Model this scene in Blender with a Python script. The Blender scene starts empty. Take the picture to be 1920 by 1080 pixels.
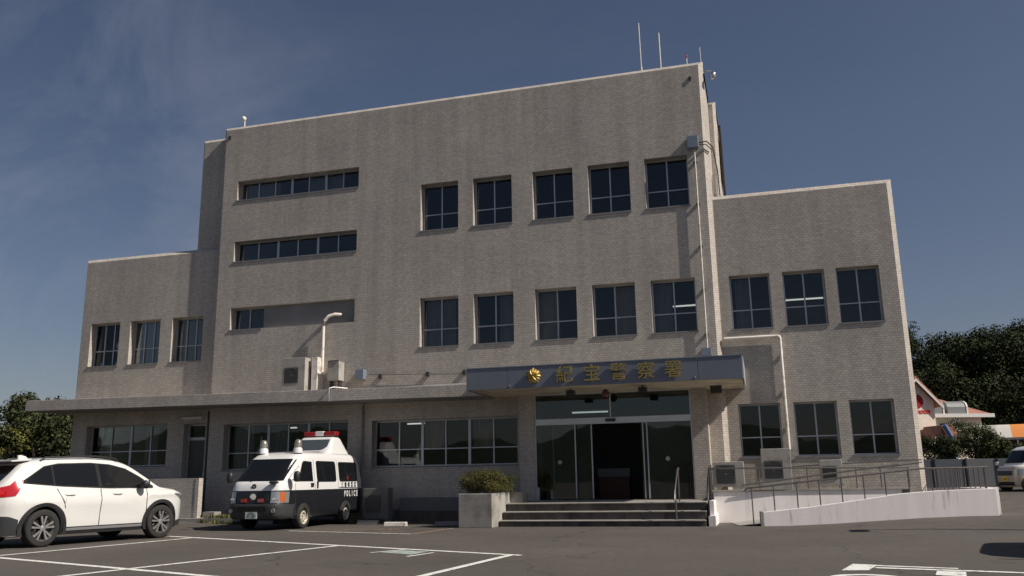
import bpy, bmesh, math, random
from mathutils import Vector, Matrix

SC = bpy.context.scene
COL = SC.collection
R = math.radians

# ------------------------------------------------------------------ camera
CAM = Vector((7.502, -24.911, 1.15))
PITCH, ROLL, YAW = 0.21963, 0.01607, 0.27439
cam = bpy.data.cameras.new('camera')
cam.sensor_width = 36.0
cam.lens = 30.239
cam.clip_start = 0.1
cam.clip_end = 3000
camo = bpy.data.objects.new('camera', cam)
COL.objects.link(camo)
_f = Vector((-math.sin(YAW) * math.cos(PITCH), math.cos(YAW) * math.cos(PITCH), math.sin(PITCH)))
_r = Vector((math.cos(YAW), math.sin(YAW), 0))
_u = _r.cross(_f)
_r2 = _r * math.cos(ROLL) - _u * math.sin(ROLL)
_u2 = _r * math.sin(ROLL) + _u * math.cos(ROLL)
M = Matrix((_r2, _u2, -_f)).transposed().to_4x4()
M.translation = CAM
camo.matrix_world = M
SC.camera = camo

# ------------------------------------------------------------------ light
SUNV = Vector((1.0, -0.14, 0.93)).normalized()
SUN_AZ = math.atan2(SUNV.x, SUNV.y)
SUN_EL = math.asin(SUNV.z)
world = bpy.data.worlds.new("World")
SC.world = world
world.use_nodes = True
wn = world.node_tree
bg = wn.nodes['Background']
sky = wn.nodes.new('ShaderNodeTexSky')
sky.sky_type = 'NISHITA'
sky.sun_disc = False
sky.sun_elevation = SUN_EL
sky.sun_rotation = SUN_AZ
sky.air_density = 1.0
sky.dust_density = 1.1
sky.ozone_density = 1.6
bg.inputs[1].default_value = 0.053
# thin cirrus
tc = wn.nodes.new('ShaderNodeTexCoord')
mp = wn.nodes.new('ShaderNodeMapping')
mp.inputs['Rotation'].default_value = (0.1, 0.35, 0.9)
mp.inputs['Scale'].default_value = (1.4, 5.0, 3.2)
nz = wn.nodes.new('ShaderNodeTexNoise')
nz.inputs['Scale'].default_value = 1.7
nz.inputs['Detail'].default_value = 9
nz.inputs['Roughness'].default_value = 0.62
nz.inputs['Distortion'].default_value = 0.7
rp = wn.nodes.new('ShaderNodeValToRGB')
rp.color_ramp.elements[0].position = 0.38
rp.color_ramp.elements[0].color = (0, 0, 0, 1)
rp.color_ramp.elements[1].position = 0.72
rp.color_ramp.elements[1].color = (1, 1, 1, 1)
nz2 = wn.nodes.new('ShaderNodeTexNoise')
nz2.inputs['Scale'].default_value = 1.1
nz2.inputs['Detail'].default_value = 2
rp2 = wn.nodes.new('ShaderNodeValToRGB')
rp2.color_ramp.elements[0].position = 0.20
rp2.color_ramp.elements[1].position = 0.45
dt = wn.nodes.new('ShaderNodeVectorMath'); dt.operation = 'DOT_PRODUCT'
dt.inputs[1].default_value = Vector((-.72, .68, .13)).normalized()
dr_ = wn.nodes.new('ShaderNodeMapRange'); dr_.interpolation_type = 'SMOOTHSTEP'
dr_.inputs['From Min'].default_value = .86; dr_.inputs['From Max'].default_value = .985
dr_.inputs['To Min'].default_value = .10; dr_.inputs['To Max'].default_value = 1.0
mul = wn.nodes.new('ShaderNodeMath'); mul.operation = 'MULTIPLY'
mul0 = wn.nodes.new('ShaderNodeMath'); mul0.operation = 'MULTIPLY'
mul2 = wn.nodes.new('ShaderNodeMath'); mul2.operation = 'MULTIPLY'; mul2.inputs[1].default_value = 0.48
mx = wn.nodes.new('ShaderNodeMix'); mx.data_type = 'RGBA'
hs = wn.nodes.new('ShaderNodeHueSaturation'); hs.inputs['Saturation'].default_value = 1.0
L = wn.links.new
L(tc.outputs['Generated'], mp.inputs['Vector'])
L(mp.outputs[0], nz.inputs['Vector'])
L(tc.outputs['Generated'], nz2.inputs['Vector'])
L(nz.outputs['Fac'], rp.inputs[0]); L(nz2.outputs['Fac'], rp2.inputs[0])
L(rp.outputs[0], mul.inputs[0]); L(rp2.outputs[0], mul.inputs[1])
L(tc.outputs['Generated'], dt.inputs[0]); L(dt.outputs['Value'], dr_.inputs['Value'])
L(mul.outputs[0], mul0.inputs[0]); L(dr_.outputs[0], mul0.inputs[1]); L(mul0.outputs[0], mul2.inputs[0]); L(mul2.outputs[0], mx.inputs[0])
L(sky.outputs[0], hs.inputs['Color'])
tint = wn.nodes.new('ShaderNodeMix'); tint.data_type = 'RGBA'; tint.blend_type = 'MULTIPLY'; tint.inputs[0].default_value = 1
tint.inputs[7].default_value = (1.06, .97, 1.0, 1)
L(hs.outputs[0], tint.inputs[6]); L(tint.outputs[2], mx.inputs[6])
mx.inputs[7].default_value = (5.2, 5.6, 6.6, 1)
L(mx.outputs[2], bg.inputs[0])

sun = bpy.data.lights.new('sun', 'SUN')
sun.energy = 5.0
sun.angle = R(0.5)
sun.color = (1.0, 0.93, 0.83)
suno = bpy.data.objects.new('sun', sun)
COL.objects.link(suno)
suno.rotation_euler = (-SUNV).to_track_quat('-Z', 'Y').to_euler()

SC.view_settings.view_transform = 'Standard'
SC.view_settings.look = 'None'
SC.view_settings.exposure = 0.0
SC.view_settings.gamma = 1.0
SC.view_settings.use_curve_mapping = False
SC.cycles.max_bounces = 6
SC.cycles.transparent_max_bounces = 12
SC.cycles.caustics_reflective = False
SC.cycles.caustics_refractive = False

# ------------------------------------------------------------------ materials
MATS = {}

def pbr(name, col, rough=0.6, metal=0.0, var=0.0, vscale=3.0, bump=0.0, bscale=40.0, spec=0.5,
        emit=None, estr=0.0, alpha=None, coat=0.0, stretch=(1, 1, 1), dirt=None, dscale=1.0, dlo=.5, dhi=.7):
    if name in MATS:
        return MATS[name]
    m = bpy.data.materials.new(name)
    m.use_nodes = True
    nt = m.node_tree
    b = nt.nodes['Principled BSDF']
    b.inputs['Base Color'].default_value = (*col, 1)
    b.inputs['Roughness'].default_value = rough
    b.inputs['Metallic'].default_value = metal
    b.inputs['Specular IOR Level'].default_value = spec
    b.inputs['Coat Weight'].default_value = coat
    b.inputs['Coat Roughness'].default_value = 0.04
    src = None
    t = nt.nodes.new('ShaderNodeTexCoord')
    mpp = nt.nodes.new('ShaderNodeMapping'); mpp.inputs['Scale'].default_value = stretch
    nt.links.new(t.outputs['Object'], mpp.inputs['Vector'])
    if var > 0 or dirt:
        n = nt.nodes.new('ShaderNodeTexNoise')
        n.inputs['Scale'].default_value = vscale; n.inputs['Detail'].default_value = 6
        nt.links.new(mpp.outputs[0], n.inputs['Vector'])
        mr = nt.nodes.new('ShaderNodeMapRange')
        mr.inputs['From Min'].default_value = 0.3; mr.inputs['From Max'].default_value = 0.7
        mr.inputs['To Min'].default_value = 1 - var; mr.inputs['To Max'].default_value = 1 + var
        nt.links.new(n.outputs['Fac'], mr.inputs['Value'])
        mm = nt.nodes.new('ShaderNodeVectorMath'); mm.operation = 'SCALE'
        mm.inputs[0].default_value = col
        nt.links.new(mr.outputs[0], mm.inputs['Scale'])
        src = mm.outputs[0]
        if dirt:
            n2 = nt.nodes.new('ShaderNodeTexNoise')
            n2.inputs['Scale'].default_value = dscale; n2.inputs['Detail'].default_value = 8
            n2.inputs['Roughness'].default_value = 0.65
            nt.links.new(mpp.outputs[0], n2.inputs['Vector'])
            r2 = nt.nodes.new('ShaderNodeMapRange')
            r2.inputs['From Min'].default_value = dlo; r2.inputs['From Max'].default_value = dhi
            nt.links.new(n2.outputs['Fac'], r2.inputs['Value'])
            mxx = nt.nodes.new('ShaderNodeMix'); mxx.data_type = 'RGBA'
            nt.links.new(r2.outputs[0], mxx.inputs[0]); nt.links.new(src, mxx.inputs[6])
            mxx.inputs[7].default_value = (*dirt, 1)
            src = mxx.outputs[2]
        nt.links.new(src, b.inputs['Base Color'])
    if bump > 0:
        n3 = nt.nodes.new('ShaderNodeTexNoise')
        n3.inputs['Scale'].default_value = bscale; n3.inputs['Detail'].default_value = 4
        nt.links.new(t.outputs['Object'], n3.inputs['Vector'])
        bp = nt.nodes.new('ShaderNodeBump'); bp.inputs['Strength'].default_value = bump
        bp.inputs['Distance'].default_value = 0.01
        nt.links.new(n3.outputs['Fac'], bp.inputs['Height'])
        nt.links.new(bp.outputs[0], b.inputs['Normal'])
    if emit:
        b.inputs['Emission Color'].default_value = (*emit, 1)
        b.inputs['Emission Strength'].default_value = estr
    MATS[name] = m
    return m


def brick_material():
    m = bpy.data.materials.new('wall_tile'); m.use_nodes = True
    nt = m.node_tree; b = nt.nodes['Principled BSDF']; K = nt.links.new
    t = nt.nodes.new('ShaderNodeTexCoord')
    sp = nt.nodes.new('ShaderNodeSeparateXYZ'); K(t.outputs['Object'], sp.inputs[0])
    ad = nt.nodes.new('ShaderNodeMath'); ad.operation = 'ADD'
    K(sp.outputs[0], ad.inputs[0]); K(sp.outputs[1], ad.inputs[1])
    cb = nt.nodes.new('ShaderNodeCombineXYZ'); K(ad.outputs[0], cb.inputs[0]); K(sp.outputs[2], cb.inputs[1])
    br = nt.nodes.new('ShaderNodeTexBrick')
    br.offset = 0.5; br.squash = 1.0
    br.inputs['Scale'].default_value = 1.0
    br.inputs['Brick Width'].default_value = 0.125
    br.inputs['Row Height'].default_value = 0.066
    br.inputs['Mortar Size'].default_value = 0.0075
    br.inputs['Mortar Smooth'].default_value = 0.2
    br.inputs['Bias'].default_value = 0.0
    br.inputs['Color1'].default_value = (0.585, 0.525, 0.455, 1)
    br.inputs['Color2'].default_value = (0.485, 0.435, 0.385, 1)
    br.inputs['Mortar'].default_value = (0.34, 0.31, 0.28, 1)
    K(cb.outputs[0], br.inputs['Vector'])
    # blotches
    n = nt.nodes.new('ShaderNodeTexNoise'); n.inputs['Scale'].default_value = 0.55; n.inputs['Detail'].default_value = 7
    n.inputs['Roughness'].default_value = 0.6
    K(cb.outputs[0], n.inputs['Vector'])
    mr = nt.nodes.new('ShaderNodeMapRange'); mr.inputs['From Min'].default_value = .3; mr.inputs['From Max'].default_value = .7
    mr.inputs['To Min'].default_value = .89; mr.inputs['To Max'].default_value = 1.09
    K(n.outputs['Fac'], mr.inputs['Value'])
    # vertical streaks
    mp2 = nt.nodes.new('ShaderNodeMapping'); mp2.inputs['Scale'].default_value = (1.9, 0.07, 1)
    K(cb.outputs[0], mp2.inputs['Vector'])
    n2 = nt.nodes.new('ShaderNodeTexNoise'); n2.inputs['Scale'].default_value = 1.5; n2.inputs['Detail'].default_value = 5
    K(mp2.outputs[0], n2.inputs['Vector'])
    mr2 = nt.nodes.new('ShaderNodeMapRange'); mr2.inputs['From Min'].default_value = .35; mr2.inputs['From Max'].default_value = .62
    mr2.inputs['To Min'].default_value = .87; mr2.inputs['To Max'].default_value = 1.02
    K(n2.outputs['Fac'], mr2.inputs['Value'])
    mu = nt.nodes.new('ShaderNodeMath'); mu.operation = 'MULTIPLY'; K(mr.outputs[0], mu.inputs[0]); K(mr2.outputs[0], mu.inputs[1])
    # per tile grain
    n4 = nt.nodes.new('ShaderNodeTexNoise'); n4.inputs['Scale'].default_value = 9; n4.inputs['Detail'].default_value = 3
    K(cb.outputs[0], n4.inputs['Vector'])
    mr4 = nt.nodes.new('ShaderNodeMapRange'); mr4.inputs['From Min'].default_value = .3; mr4.inputs['From Max'].default_value = .7
    mr4.inputs['To Min'].default_value = .90; mr4.inputs['To Max'].default_value = 1.10
    K(n4.outputs['Fac'], mr4.inputs['Value'])
    mu4 = nt.nodes.new('ShaderNodeMath'); mu4.operation = 'MULTIPLY'; K(mu.outputs[0], mu4.inputs[0]); K(mr4.outputs[0], mu4.inputs[1])
    # greenish grey algae tint in places
    n3 = nt.nodes.new('ShaderNodeTexNoise'); n3.inputs['Scale'].default_value = 0.9; n3.inputs['Detail'].default_value = 8
    K(t.outputs['Object'], n3.inputs['Vector'])
    mr3 = nt.nodes.new('ShaderNodeMapRange'); mr3.inputs['From Min'].default_value = .5; mr3.inputs['From Max'].default_value = .7
    mr3.inputs['To Max'].default_value = .3
    K(n3.outputs['Fac'], mr3.inputs['Value'])
    mxx = nt.nodes.new('ShaderNodeMix'); mxx.data_type = 'RGBA'
    K(mr3.outputs[0], mxx.inputs[0]); K(br.outputs['Color'], mxx.inputs[6]); mxx.inputs[7].default_value = (.40, .395, .36, 1)
    sc = nt.nodes.new('ShaderNodeVectorMath'); sc.operation = 'SCALE'
    K(mxx.outputs[2], sc.inputs[0]); K(mu4.outputs[0], sc.inputs['Scale'])
    K(sc.outputs[0], b.inputs['Base Color'])
    b.inputs['Roughness'].default_value = 0.62
    inv = nt.nodes.new('ShaderNodeMath'); inv.operation = 'SUBTRACT'; inv.inputs[0].default_value = 1.0
    K(br.outputs['Fac'], inv.inputs[1])
    bp = nt.nodes.new('ShaderNodeBump'); bp.inputs['Strength'].default_value = 0.18; bp.inputs['Distance'].default_value = 0.004
    K(inv.outputs[0], bp.inputs['Height']); K(bp.outputs[0], b.inputs['Normal'])
    return m


def glass_material(name, tint=(.55, .58, .6), rough=0.01, mult=1.0):
    m = bpy.data.materials.new(name); m.use_nodes = True
    nt = m.node_tree; nt.nodes.clear(); K = nt.links.new
    out = nt.nodes.new('ShaderNodeOutputMaterial')
    tr = nt.nodes.new('ShaderNodeBsdfTransparent'); tr.inputs[0].default_value = (*tint, 1)
    gl = nt.nodes.new('ShaderNodeBsdfGlossy'); gl.inputs['Roughness'].default_value = rough
    gl.inputs['Color'].default_value = (.9, .93, .95, 1)
    fr = nt.nodes.new('ShaderNodeFresnel'); fr.inputs['IOR'].default_value = 1.52
    t = nt.nodes.new('ShaderNodeTexCoord')
    n = nt.nodes.new('ShaderNodeTexNoise'); n.inputs['Scale'].default_value = 1.3; n.inputs['Detail'].default_value = 1
    K(t.outputs['Object'], n.inputs['Vector'])
    bp = nt.nodes.new('ShaderNodeBump'); bp.inputs['Strength'].default_value = .08; bp.inputs['Distance'].default_value = .02
    K(n.outputs['Fac'], bp.inputs['Height']); K(bp.outputs[0], gl.inputs['Normal'])
    ma = nt.nodes.new('ShaderNodeMath'); ma.operation = 'MULTIPLY'; ma.inputs[1].default_value = mult
    K(fr.outputs[0], ma.inputs[0])
    mi = nt.nodes.new('ShaderNodeMixShader')
    K(ma.outputs[0], mi.inputs[0]); K(tr.outputs[0], mi.inputs[1]); K(gl.outputs[0], mi.inputs[2])
    K(mi.outputs[0], out.inputs[0])
    return m


def foliage_material(name, dark, light, rough=.6):
    m = bpy.data.materials.new(name); m.use_nodes = True
    nt = m.node_tree; b = nt.nodes['Principled BSDF']; K = nt.links.new
    t = nt.nodes.new('ShaderNodeTexCoord')
    n = nt.nodes.new('ShaderNodeTexNoise'); n.inputs['Scale'].default_value = 1.6; n.inputs['Detail'].default_value = 4
    K(t.outputs['Object'], n.inputs['Vector'])
    g = nt.nodes.new('ShaderNodeNewGeometry')
    ad = nt.nodes.new('ShaderNodeMath'); ad.operation = 'ADD'
    s1 = nt.nodes.new('ShaderNodeMath'); s1.operation = 'MULTIPLY_ADD'; s1.inputs[1].default_value = .5; s1.inputs[2].default_value = -.25
    K(g.outputs['Random Per Island'], s1.inputs[0]); K(s1.outputs[0], ad.inputs[0]); K(n.outputs['Fac'], ad.inputs[1])
    r = nt.nodes.new('ShaderNodeValToRGB')
    r.color_ramp.elements[0].position = .3; r.color_ramp.elements[0].color = (*dark, 1)
    r.color_ramp.elements[1].position = .75; r.color_ramp.elements[1].color = (*light, 1)
    K(ad.outputs[0], r.inputs[0]); K(r.outputs[0], b.inputs['Base Color'])
    b.inputs['Roughness'].default_value = rough
    b.inputs['Specular IOR Level'].default_value = .12
    MATS[name] = m
    return m


def asphalt_material():
    m = bpy.data.materials.new('asphalt'); m.use_nodes = True
    nt = m.node_tree; b = nt.nodes['Principled BSDF']; K = nt.links.new
    t = nt.nodes.new('ShaderNodeTexCoord')
    def noise(sc, det, ro=.6):
        n = nt.nodes.new('ShaderNodeTexNoise'); n.inputs['Scale'].default_value = sc; n.inputs['Detail'].default_value = det
        n.inputs['Roughness'].default_value = ro
        K(t.outputs['Object'], n.inputs['Vector']); return n
    def rng(src, a, bb, c, d):
        q = nt.nodes.new('ShaderNodeMapRange'); q.inputs['From Min'].default_value = a; q.inputs['From Max'].default_value = bb
        q.inputs['To Min'].default_value = c; q.inputs['To Max'].default_value = d; K(src, q.inputs['Value']); return q.outputs[0]
    big = rng(noise(.25, 6).outputs['Fac'], .3, .7, .84, 1.16)
    mid = rng(noise(7.0, 6, .7).outputs['Fac'], .3, .7, .84, 1.16)
    fine = rng(noise(55, 3, .7).outputs['Fac'], .25, .75, .62, 1.38)
    spot = rng(noise(.9, 3).outputs['Fac'], .62, .75, 1.0, .72)
    v = nt.nodes.new('ShaderNodeTexVoronoi'); v.feature = 'DISTANCE_TO_EDGE'; v.inputs['Scale'].default_value = .16
    wv = nt.nodes.new('ShaderNodeVectorMath'); wv.operation = 'ADD'
    nn = noise(1.2, 4); K(t.outputs['Object'], wv.inputs[0]); K(nn.outputs['Color'], wv.inputs[1]); K(wv.outputs[0], v.inputs['Vector'])
    crack = rng(v.outputs['Distance'], .0, .004, .5, 1.0)
    def mul(a, c):
        q = nt.nodes.new('ShaderNodeMath'); q.operation = 'MULTIPLY'; K(a, q.inputs[0]); K(c, q.inputs[1]); return q.outputs[0]
    f = mul(mul(mul(mul(big, mid), fine), spot), crack)
    sc = nt.nodes.new('ShaderNodeVectorMath'); sc.operation = 'SCALE'; sc.inputs[0].default_value = (.098, .087, .077)
    K(f, sc.inputs['Scale']); K(sc.outputs[0], b.inputs['Base Color'])
    b.inputs['Roughness'].default_value = .85
    b.inputs['Specular IOR Level'].default_value = .25
    bp = nt.nodes.new('ShaderNodeBump'); bp.inputs['Strength'].default_value = .35; bp.inputs['Distance'].default_value = .006
    K(fine, bp.inputs['Height']); K(bp.outputs[0], b.inputs['Normal'])
    MATS['asphalt'] = m
    return m


TILE = brick_material()
ASPH = asphalt_material()
GLASS = glass_material('window_glass', (.80, .82, .82))
DGLASS = glass_material('door_glass', (.62, .68, .67), mult=1.6)
ALU = pbr('aluminium', (.52, .53, .55), .38, .55, var=.06)
SILLM = pbr('sill_metal', (.24, .24, .245), .6, .2, var=.1)
ALUW = pbr('pale_aluminium', (.60, .62, .64), .35, .35, var=.05)
CONC = pbr('concrete', (.30, .285, .26), .9, var=.14, vscale=2.5, bump=.3, bscale=30, dirt=(.13, .125, .11), dscale=1.6, dlo=.55, dhi=.75)
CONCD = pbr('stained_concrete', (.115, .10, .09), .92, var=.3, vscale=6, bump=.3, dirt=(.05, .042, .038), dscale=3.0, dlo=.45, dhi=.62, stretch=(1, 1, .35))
WHITEW = pbr('ramp_paint', (.80, .76, .74), .75, var=.05, vscale=2, dirt=(.22, .20, .19), dscale=2.4, dlo=.58, dhi=.78, stretch=(2.2, 2.2, .22))
PAINT = pbr('road_paint', (.78, .77, .72), .7, var=.08, vscale=12, dirt=(.22, .21, .19), dscale=9, dlo=.54, dhi=.66)
PAINTO = pbr('worn_orange_paint', (.42, .27, .17), .8, var=.15, vscale=8, dirt=(.10, .09, .08), dscale=9, dlo=.45, dhi=.6)
PAINTG = pbr('pale_green_paint', (.42, .50, .45), .8, var=.15, vscale=8, dirt=(.12, .12, .11), dscale=8, dlo=.45, dhi=.65)
SOFFIT = pbr('soffit_paint', (.68, .60, .47), .8, var=.12, vscale=1.5, dirt=(.40, .33, .25), dscale=1.2)
EAVEU = pbr('eave_soffit', (.26, .25, .235), .85, var=.1)
FASCIA = pbr('fascia_panel', (.19, .205, .245), .42, .25, var=.07, vscale=1.2)
GOLD = pbr('gold_letter', (.42, .32, .12), .42, .6, var=.1)
GOLDB = pbr('bright_gold', (.58, .43, .15), .34, .8)
INT = pbr('interior_plaster', (.20, .19, .17), .9, var=.1)
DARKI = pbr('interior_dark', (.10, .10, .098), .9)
GALV = pbr('galvanised_steel', (.55, .55, .54), .45, .4, var=.1, vscale=10)
WPIPE = pbr('white_pipe', (.78, .74, .68), .5, var=.08, vscale=6, dirt=(.4, .36, .3), dscale=5)
ACM = pbr('ac_casing', (.40, .375, .34), .55, var=.08, vscale=4, dirt=(.26, .235, .205), dscale=3)
ACD = pbr('ac_grille', (.10, .10, .095), .6, var=.1)
BLUEB = pbr('blue_grey_box', (.23, .27, .33), .45, .3, var=.06)
BLACK = pbr('black_plastic', (.018, .018, .019), .5)
RAILM = pbr('handrail_steel', (.20, .185, .175), .38, .75, var=.12, vscale=8)
RAILD = pbr('dark_handrail', (.055, .05, .047), .4, .6, var=.12, vscale=8)
RUBBER = pbr('rubber', (.022, .021, .020), .8, var=.2, vscale=10)
RIM = pbr('alloy_rim', (.62, .61, .59), .28, .85)
RIMD = pbr('rim_dark', (.06, .06, .062), .45, .5)
STEELR = pbr('steel_rim', (.66, .61, .50), .4, .4, var=.1)
CARW = pbr('white_car_paint', (.70, .69, .665), .32, coat=.8, var=.015, vscale=2)
VANW = pbr('white_van_paint', (.72, .71, .70), .35, coat=.6, var=.015)
VANB = pbr('black_van_paint', (.012, .013, .016), .35, coat=.3)
BUMP = pbr('grey_bumper', (.038, .040, .043), .5, var=.05)
CGLASS = pbr('car_glass', (.008, .009, .010), .05, spec=.45)
REDL = pbr('red_lens', (.45, .012, .018), .15, coat=1.0)
REDG = pbr('red_beacon', (.30, .012, .014), .2, coat=.8)
ORL = pbr('orange_lens', (.48, .10, .02), .2, coat=.8)
CLEARL = pbr('headlight_lens', (.32, .34, .34), .12, .4, coat=1.0)
SILV = pbr('silver', (.75, .75, .74), .2, .95)
PLATE = pbr('plate_white', (.62, .64, .62), .5)
PLATEY = pbr('plate_yellow', (.75, .55, .06), .5)
DARKB = pbr('underbody', (.012, .012, .012), .9)
TUBEL = pbr('tube_light', (.9, .9, .9), .5, emit=(1, .98, .92), estr=0.8)
CURT = pbr('curtain_cloth', (.50, .44, .35), .9, var=.15, vscale=14, stretch=(1, 1, .05))
CURTG = pbr('grey_curtain', (.36, .37, .36), .9, var=.12, vscale=14, stretch=(1, 1, .05))
LEAFD = foliage_material('dark_leaves', (.008, .012, .005), (.062, .078, .030), .8)
LEAFG = foliage_material('green_leaves', (.022, .032, .012), (.095, .115, .04), .8)
LEAFY = foliage_material('yellow_green_leaves', (.10, .105, .025), (.34, .31, .08))
LEAFM = foliage_material('mid_dark_leaves', (.020, .027, .012), (.080, .090, .038), .8)
LEAFH = foliage_material('hedge_leaves', (.035, .038, .012), (.13, .115, .035))
LEAFR = foliage_material('brown_hedge_leaves', (.04, .035, .014), (.16, .12, .05))
BARK = pbr('bark', (.09, .07, .055), .9, var=.2, vscale=8, bump=.5, bscale=12)
FOREST = pbr('forest_floor', (.022, .030, .014), .95, var=.45, vscale=.25, bump=1.0, bscale=.6)
FARH = pbr('far_hill', (.045, .065, .075), .95, var=.2, vscale=.1)
WEED = foliage_material('weeds', (.03, .035, .01), (.14, .14, .05))

# ------------------------------------------------------------------ mesh helpers
class MB:
    def __init__(self):
        self.v = []; self.f = []; self.m = []
    def vert(self, p):
        self.v.append(tuple(p)); return len(self.v) - 1
    def face(self, pts, mat=0):
        n = len(self.v); self.v.extend(tuple(p) for p in pts)
        self.f.append(tuple(range(n, n + len(pts)))); self.m.append(mat); return self
    def box(self, x0, x1, y0, y1, z0, z1, mat=0):
        p = [(x0, y0, z0), (x1, y0, z0), (x1, y1, z0), (x0, y1, z0), (x0, y0, z1), (x1, y0, z1), (x1, y1, z1), (x0, y1, z1)]
        n = len(self.v); self.v.extend(p)
        for q in ((0, 3, 2, 1), (4, 5, 6, 7), (0, 1, 5, 4), (1, 2, 6, 5), (2, 3, 7, 6), (3, 0, 4, 7)):
            self.f.append(tuple(n + i for i in q)); self.m.append(mat)
        return self
    def prism(self, poly, axis, a, b, mat=0):
        """poly: list of 2D points in the plane normal to axis, extruded from a to b"""
        def P(u, v, w):
            return (w, u, v) if axis == 'x' else ((u, w, v) if axis == 'y' else (u, v, w))
        n = len(self.v); k = len(poly)
        self.v.extend(P(u, v, a) for u, v in poly); self.v.extend(P(u, v, b) for u, v in poly)
        self.f.append(tuple(n + i for i in range(k))); self.m.append(mat)
        self.f.append(tuple(n + k + i for i in reversed(range(k)))); self.m.append(mat)
        for i in range(k):
            j = (i + 1) % k
            self.f.append((n + i, n + k + i, n + k + j, n + j)); self.m.append(mat)
        return self
    def tube(self, pts, r, n=8, mat=0, cap=True, rs=None):
        pts = [Vector(p) for p in pts]
        rings = []
        for i, p in enumerate(pts):
            if i == 0: d = pts[1] - p
            elif i == len(pts) - 1: d = p - pts[i - 1]
            else: d = (pts[i + 1] - p).normalized() + (p - pts[i - 1]).normalized()
            d = d.normalized()
            up = Vector((0, 0, 1)) if abs(d.z) < .95 else Vector((1, 0, 0))
            a = d.cross(up).normalized(); b = a.cross(d)
            rr = rs[i] if rs else r
            s = len(self.v)
            for k in range(n):
                t = 2 * math.pi * k / n
                self.v.append(tuple(p + a * math.cos(t) * rr + b * math.sin(t) * rr))
            rings.append(s)
        for i in range(len(rings) - 1):
            for k in range(n):
                k2 = (k + 1) % n
                self.f.append((rings[i] + k, rings[i] + k2, rings[i + 1] + k2, rings[i + 1] + k)); self.m.append(mat)
        if cap:
            self.f.append(tuple(rings[0] + k for k in reversed(range(n)))); self.m.append(mat)
            self.f.append(tuple(rings[-1] + k for k in range(n))); self.m.append(mat)
        return self
    def lathe(self, prof, n=24, origin=(0, 0, 0), axis='z', mat=0, cap=True):
        """prof: (r, h) pairs"""
        o = Vector(origin); rings = []
        for r, h in prof:
            s = len(self.v)
            for k in range(n):
                t = 2 * math.pi * k / n; c, q = math.cos(t) * r, math.sin(t) * r
                d = (c, q, h) if axis == 'z' else ((c, h, q) if axis == 'y' else (h, c, q))
                self.v.append(tuple(o + Vector(d)))
            rings.append(s)
        for i in range(len(rings) - 1):
            for k in range(n):
                k2 = (k + 1) % n
                self.f.append((rings[i] + k, rings[i] + k2, rings[i + 1] + k2, rings[i + 1] + k)); self.m.append(mat)
        for s, (r, h) in ((rings[0], prof[0]), (rings[-1], prof[-1])):
            if r > 1e-4 and cap:
                self.f.append(tuple(s + k for k in range(n))); self.m.append(mat)
        return self
    def grid(self, rows, mat=0, closed=False):
        """rows: list of equal length point lists"""
        n = len(self.v); w = len(rows[0])
        for r in rows: self.v.extend(tuple(p) for p in r)
        for i in range(len(rows) - 1):
            for j in range(w - 1 if not closed else w):
                j2 = (j + 1) % w
                self.f.append((n + i * w + j, n + i * w + j2, n + (i + 1) * w + j2, n + (i + 1) * w + j)); self.m.append(mat)
        return self
    def build(self, name, mats, parent=None, smooth=None, recalc=True, weld=False):
        me = bpy.data.meshes.new(name)
        me.from_pydata(self.v, [], self.f)
        if not isinstance(mats, (list, tuple)): mats = [mats]
        for x in mats: me.materials.append(x)
        for p, k in zip(me.polygons, self.m): p.material_index = k
        if recalc or weld:
            b = bmesh.new(); b.from_mesh(me)
            if weld: bmesh.ops.remove_doubles(b, verts=b.verts, dist=1e-4)
            if recalc: bmesh.ops.recalc_face_normals(b, faces=b.faces)
            b.to_mesh(me); b.free()
        if smooth is not None:
            for p in me.polygons: p.use_smooth = True
            me.set_sharp_from_angle(angle=R(smooth))
        o = bpy.data.objects.new(name, me)
        COL.objects.link(o)
        if parent: o.parent = parent
        return o


def bevel(o, w=.01, seg=2):
    md = o.modifiers.new('bevel', 'BEVEL'); md.width = w; md.segments = seg; md.limit_method = 'ANGLE'; md.angle_limit = R(40)
    return o

def tag(o, label=None, cat=None, group=None, kind=None):
    if label: o['label'] = label
    if cat: o['category'] = cat
    if group: o['group'] = group
    if kind: o['kind'] = kind
    return o

def thing(name, label, cat, loc=(0, 0, 0), rz=0.0, group=None):
    o = bpy.data.objects.new(name, None); COL.objects.link(o)
    o.location = loc; o.rotation_euler = (0, 0, rz); o.empty_display_size = .3
    return tag(o, label, cat, group)

def copy_tree(o, parent=None, label=None, loc=None, rz=None, scale=None):
    c = o.copy(); COL.objects.link(c); c.parent = parent
    if label: c['label'] = label
    if loc is not None: c.location = loc
    if rz is not None: c.rotation_euler = (0, 0, rz)
    if scale is not None: c.scale = scale
    for ch in list(o.children): copy_tree(ch, c)
    return c

def text_mesh(s, mat, name, size=1.0, depth=.01, squeeze=1.0, bold=0.0):
    cu = bpy.data.curves.new('t', 'FONT'); cu.body = s; cu.size = size; cu.extrude = depth / 2; cu.offset = bold
    cu.align_x = 'CENTER'; cu.align_y = 'CENTER'; cu.resolution_u = 3
    o = bpy.data.objects.new('t', cu); COL.objects.link(o)
    dg = bpy.context.evaluated_depsgraph_get()
    me = bpy.data.meshes.new_from_object(o.evaluated_get(dg))
    bpy.data.objects.remove(o)
    me.materials.clear(); me.materials.append(mat)
    me.transform(Matrix.Diagonal((squeeze, 1, 1, 1)))
    q = bpy.data.objects.new(name, me); COL.objects.link(q)
    return q

def smooth01(t):
    t = max(0.0, min(1.0, t)); return t * t * (3 - 2 * t)

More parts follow.
